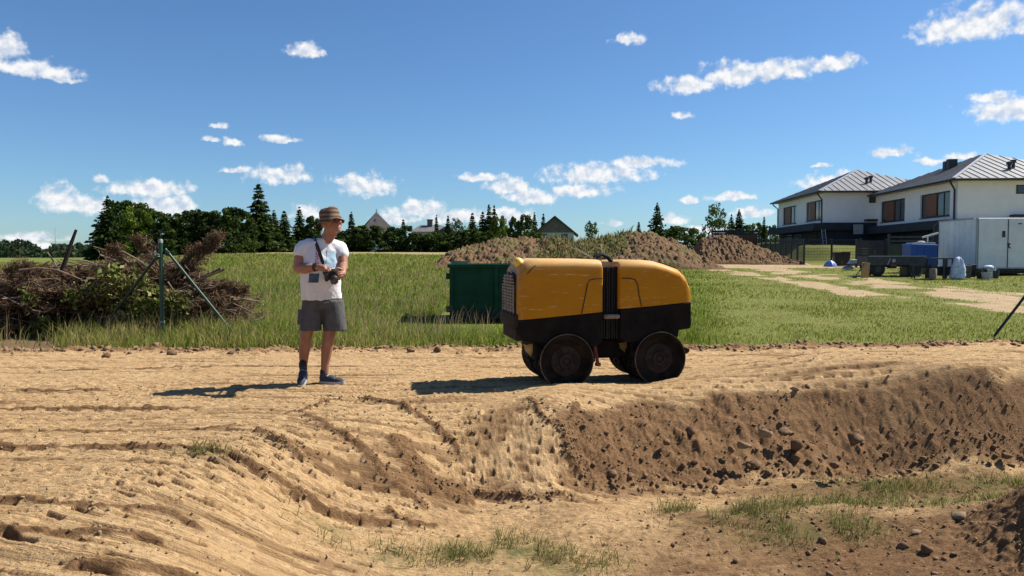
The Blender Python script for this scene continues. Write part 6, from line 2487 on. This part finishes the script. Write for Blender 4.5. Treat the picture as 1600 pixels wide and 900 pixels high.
    ring_loft(b, [(-.012, .015, .868, .200, .146, yaw, .03), (-.012, .008, .93, .198, .150, yaw), (-.012, -.012, 1.05, .196, .158, yaw), (-.012, -.010, 1.16, .194, .154, yaw), (-.006, .0, 1.28, .194, .138, yaw), (0, .01, 1.38, .188, .112, yaw), (.012, .008, 1.445, .135, .088, yaw), (.035, .002, 1.482, .075, .070, yaw)], 36)
    chain(b, [(-.105, -.03, 1.395), (-.165, -.05, 1.385), (-.192, -.075, 1.345)], [.085, .081, .077], 20)
    chain(b, [(.105, .04, 1.395), (.165, .055, 1.385), (.195, .035, 1.34)], [.083, .078, .072], 20)

    def folds(co, no):
        x, y, z = co[:, 0], co[:, 1], co[:, 2]
        f = .010 * fbm(x * 9 + z * 7, z * 5 - x * 3 + y * 6, 301, 3) + .005 * fbm(x * 26 - z * 12, z * 15 + y * 20, 302, 3)
        low = sstep(1.0, .9, z)
        return f * (1 + .4 * low)
    sh = fuse('t_shirt', b, .0075, 5, folds)
    so = obj('t_shirt', sh, M_shirt, t)
    # neck band
    m = MB(); q = []
    for k in range(25):
        a = 6.283 * k / 24
        q.append((.046 + .078 * math.cos(a), -.004 + .070 * math.sin(a), 1.468 + .018 * math.sin(a) + .014 * math.cos(a)))
    m.tube(q, .007, 6); m.build('collar', M_shirt, so, True)

    # prints lying on the cloth
    n = len(sh.vertices)
    co = np.empty(n * 3, np.float32); sh.vertices.foreach_get('co', co); co = co.reshape(-1, 3)
    no = np.empty(n * 3, np.float32); sh.vertices.foreach_get('normal', no); no = no.reshape(-1, 3)
    from mathutils.bvhtree import BVHTree
    bv = BVHTree.FromPolygons([tuple(v) for v in co], [tuple(p.vertices) for p in sh.polygons])

    def decal(name, poly_fn, x0, z0, x1, z1, mat, nx=14, nz=14, lift=.0022):
        vs, fs, idx = [], [], {}
        for i in range(nx + 1):
            for j in range(nz + 1):
                x = x0 + (x1 - x0) * i / nx; z = z0 + (z1 - z0) * j / nz
                xx, zz = poly_fn(x, z) if poly_fn else (x, z)
                h = bv.ray_cast(Vector((xx, -1, zz)), Vector((0, 1, 0)))
                if h[0] is None: continue
                idx[(i, j)] = len(vs); vs.append(tuple(h[0] + h[1] * lift))
        for i in range(nx):
            for j in range(nz):
                ks = [(i, j), (i + 1, j), (i + 1, j + 1), (i, j + 1)]
                if all(k in idx for k in ks): fs.append(tuple(idx[k] for k in ks))
        if not fs: return
        me_ = bpy.data.meshes.new(name); me_.from_pydata(vs, [], fs)
        me_.polygons.foreach_set('use_smooth', np.ones(len(fs), dtype=bool)); me_.update()
        obj(name, me_, mat, so)
    decal('print', lambda x, z: (x, z + .02 * math.sin(x * 40)), .075, 1.215, .155, 1.375, M_pblue, 12, 16)
    decal('print', lambda x, z: (x + .10 * (z - 1.10), z), -.082, 1.045, .015, 1.135, M_pnavy, 12, 12)
    # red lettering running up the cloth, too worn to read
    gl = [(0, 0, 1, .22), (0, .78, 1, 1), (0, 0, .25, 1), (.4, .4, .6, 1), (.75, 0, 1, .5)]
    for k in range(5):
        zc = 1.185 + k * .044; xc = -.030 + .004 * (k % 2)
        for gi, (a0, b0, a1, b1) in enumerate(gl):
            if (k * 3 + gi * 2) % 5 == 0: continue
            decal('letter_stroke', None, xc + a0 * .034, zc + b0 * .036, xc + a1 * .034, zc + b1 * .036, M_pred, 3, 3)

    # ---------------- shorts
    b = MB()
    ring_loft(b, [(-.008, .012, .98, .160, .118, yaw), (-.006, .014, .91, .172, .128, yaw), (.0, .018, .84, .190, .140, yaw), (.0, .02, .78, .19, .13, yaw)], 30)
    ring_loft(b, [(-.09, .0, .86, .108, .125, yaw), (-.105, -.01, .72, .112, .125, yaw), (-.118, -.022, .60, .108, .12, yaw), (-.120, -.026, .558, .107, .118, yaw)], 24, 2.2)
    ring_loft(b, [(.092, .035, .86, .108, .125, yaw), (.105, .03, .72, .114, .125, yaw), (.118, .024, .60, .114, .12, yaw), (.122, .022, .552, .114, .12, yaw)], 24, 2.2)

    def sfold(co, no):
        x, y, z = co[:, 0], co[:, 1], co[:, 2]
        return .010 * fbm(x * 8 + z * 3, z * 4 + y * 7, 311, 3) + .005 * fbm(x * 22, z * 9 + y * 14, 312, 3)
    sm = fuse('shorts', b, .0075, 4, sfold); sho = obj('shorts', sm, M_short, t)
    m = MB(); m.box(-.008, -.055, -.075, .008, .055, .075); m.box(-.012, -.058, .045, .010, .058, .080)
    m.build('cargo_pocket', M_short, sho, False, .006, loc=(-.208, -.052, .69), rot=(0, R(6), yaw + .25))
    m = MB(); m.tube([(-.015, -.128, .90), (-.012, -.135, .82), (-.008, -.125, .76)], .004, 5); m.build('fly_seam', M_short, sho, True)
    # ---------------- hat
    m = MB()
    HT = hc + (HR @ Vector((0, .004, .0)))
    V, Fc = [], []
    prof = [(.136, .022), (.139, .026), (.128, .040), (.108, .062), (.1045, .070), (.103, .10), (.100, .128), (.093, .150), (.075, .166), (.045, .174), (.005, .176)]
    nn = 40
    for (r, h) in prof:
        for k in range(nn):
            a = 6.283185 * k / nn
            x, y = math.cos(a), math.sin(a)
            wob = (.010 * math.sin(a * 3 + 1) + .006 * math.sin(a * 5)) * (1 if r > .115 else .25)
            dent = -.012 * max(0, h - .12) / .05 * (1 + math.sin(a * 2 + .6)) * .5
            p = hp(x * r * .86, .006 + y * r * 1.02, h + wob + dent - (.012 if r > .115 and y < -.2 else 0) - .012)
            V.append(p)
    mm = len(prof)
    for i in range(mm - 1):
        for k in range(nn):
            k2 = (k + 1) % nn
            Fc.append((i * nn + k, i * nn + k2, (i + 1) * nn + k2, (i + 1) * nn + k))
    Fc.append(tuple((mm - 1) * nn + k for k in range(nn)))
    m.add(V, Fc)
    ho = m.build('bucket_hat', M_hat, t, True)
    so_ = ho.modifiers.new('thick', 'SOLIDIFY'); so_.thickness = .004; so_.offset = 1
    # ---------------- shoes and socks
    def shoe(name, M4):
        def tp(x, y, z): return M4 @ Vector((x, y, z))
        bb = MB()                     # shoe runs along +x, heel at x=0
        for (c, r) in (((.045, 0, .055), (.052, .038, .050)), ((.11, 0, .052), (.075, .040, .040)), ((.19, .0, .038), (.075, .043, .032)), ((.235, .0, .030), (.045, .036, .024))):
            v, f = ico(3)
            bb.add([tp(*(np.array(c) + q * np.array(r))) for q in v], [tuple(int(i) for i in k) for k in f])
        chain(bb, [tp(.040, 0, .06), tp(.046, 0, .105)], [.040, .041])
        ob_ = obj(name, fuse(name, bb, .006, 3), M_shoe, t)
        sb = MB(); top, bot = [], []
        for k in range(28):
            a = 6.283185 * k / 28
            x, y = .135 + .146 * math.cos(a), (.047 - .006 * math.cos(a + 2.5)) * math.copysign(abs(math.sin(a)) ** .75, math.sin(a))
            up = .012 * max(0, (x - .2) / .08) ** 2
            top.append(tp(x, y, .028 + up)); bot.append(tp(.135 + (x - .135) * .97, y * .95, .0 + up))
        sb.add(top + bot, [tuple(range(28)), tuple(range(55, 27, -1))] + [(k, k + 28, (k + 1) % 28 + 28, (k + 1) % 28) for k in range(28)])
        sb.build('sole', M_sole, ob_, True)
        lb = MB()
        for k in range(4):
            x = .095 + k * .026
            lb.tube([tp(x, -.028, .082 - k * .007), tp(x + .004, 0, .0945 - k * .009), tp(x, .028, .082 - k * .007)], .0035, 5)
        lb.build('laces', M_gry, ob_, True)
        kb = MB(); chain(kb, [tp(.042, 0, .09), tp(.044, 0, .128)], [.039, .0385]); kb.build('sock', M_sock, t, True)
    a = math.atan2(-.075, .28)
    shoe('shoe', Matrix.Translation((-.045, .055, .004)) @ Matrix.Rotation(a, 4, 'Z'))
    # trailing foot: toes on the ground towards the camera, heel lifted
    Mt = Matrix.Translation((-.212, .085, .128)) @ Matrix.Rotation(R(-84), 4, 'Z') @ Matrix.Rotation(R(30), 4, 'Y')
    shoe('shoe', Mt)
    # watch
    m = MB(); ax = (Vector(RW) - Vector((-.125, -.165, 1.185))).normalized(); c = Vector(RW) - ax * .012
    m.tube([c - ax * .014, c + ax * .014], .038, 18); w = m.build('wristwatch', M_strap, t, True)
    m = MB(); n_ = Vector((-.2, -.6, .75)).normalized(); m.tube([c + n_ * .034, c + n_ * .043], .021, 16); m.build('dial', M_cam, w, True)

    # ---------------- camera with its strap: a thing of its own
    cz = Vector((.195, -.335, 1.118))
    k = thing('camera', 'black camera with short lens held in both hands of the man', 'camera', (bp[0] + cz.x, bp[1] + cz.y, gz_ - .004 + cz.z))
    CR = Matrix.Rotation(R(18), 4, 'Z') @ Matrix.Rotation(R(28), 4, 'X')
    k.rotation_euler = CR.to_euler()
    m = MB(); m.box(-.075, -.018, -.045, .068, .030, .038); m.box(-.082, -.040, -.045, -.045, .028, .030); m.build('body', M_cam, k, False, .010, seg=3)
    m = MB(); m.prism([(-.026, .036), (.026, .036), (.018, .064), (-.018, .064)], 'y', -.022, .026); m.build('viewfinder', M_cam, k, False, .005)
    m = MB(); m.lathe([(.036, -.018), (.036, -.05), (.034, -.052), (.034, -.082), (.036, -.084), (.036, -.100), (.030, -.102)], (0, 0, 0), 'y', 24); m.build('lens', M_cam, k, True, loc=(.004, 0, -.006))
    m = MB(); m.lathe([(.0365, -.055), (.0372, -.057), (.0372, -.062), (.0365, -.064)], (.004, 0, -.006), 'y', 24); m.build('lens_ring', M_camring, k, True)
    m = MB(); m.lathe([(.028, -.1025), (.02, -.1055), (.004, -.107)], (.004, 0, -.006), 'y', 20); m.build('front_glass', M_camg, k, True)
    m = MB(); m.lathe([(.012, .036), (.012, .046), (.003, .047)], (-.058, 0, 0), 'z', 14); m.build('dial', M_cam, k, True)
    inv = (Matrix.Translation(cz) @ CR).inverted()
    # strap over his right shoulder, laid on the shirt
    path2 = [(-.058, 1.492), (-.045, 1.462), (-.020, 1.415), (.002, 1.36), (.024, 1.30), (.040, 1.245), (.055, 1.19), (.062, 1.13), (.072, 1.105)]
    pts = []
    for (x, z) in path2:
        h = bv.ray_cast(Vector((x, -1, z)), Vector((0, 1, 0)))
        pts.append((h[0] + h[1] * .006) if h[0] is not None else Vector((x, pts[-1].y if pts else -.03, z)))
    pts[0] = Vector((-.062, .01, 1.478))
    pts = [Vector((-.075, .07, 1.455))] + pts
    pts += [Vector((.105, -.29, 1.10)), Vector((.125, -.32, 1.125))]
    V, Fc = [], []
    for i, p in enumerate(pts):
        d = (pts[min(i + 1, len(pts) - 1)] - pts[max(i - 1, 0)]).normalized()
        s = d.cross(Vector((0, 1, .2))).normalized()
        nrm = s.cross(d).normalized()
        wv_ = .017 if i < len(pts) - 2 else .008
        for q in (p - s * wv_ - nrm * .002, p + s * wv_ - nrm * .002, p + s * wv_ + nrm * .003, p - s * wv_ + nrm * .003): V.append(inv @ q)
    for i in range(len(pts) - 1):
        for j in range(4): Fc.append((i * 4 + j, i * 4 + (j + 1) % 4, i * 4 + 4 + (j + 1) % 4, i * 4 + 4 + j))
    Fc += [(3, 2, 1, 0), tuple(len(V) - 4 + j for j in range(4))]
    m = MB(); m.add(V, Fc); m.build('strap', M_strap, k, True)


build_man()
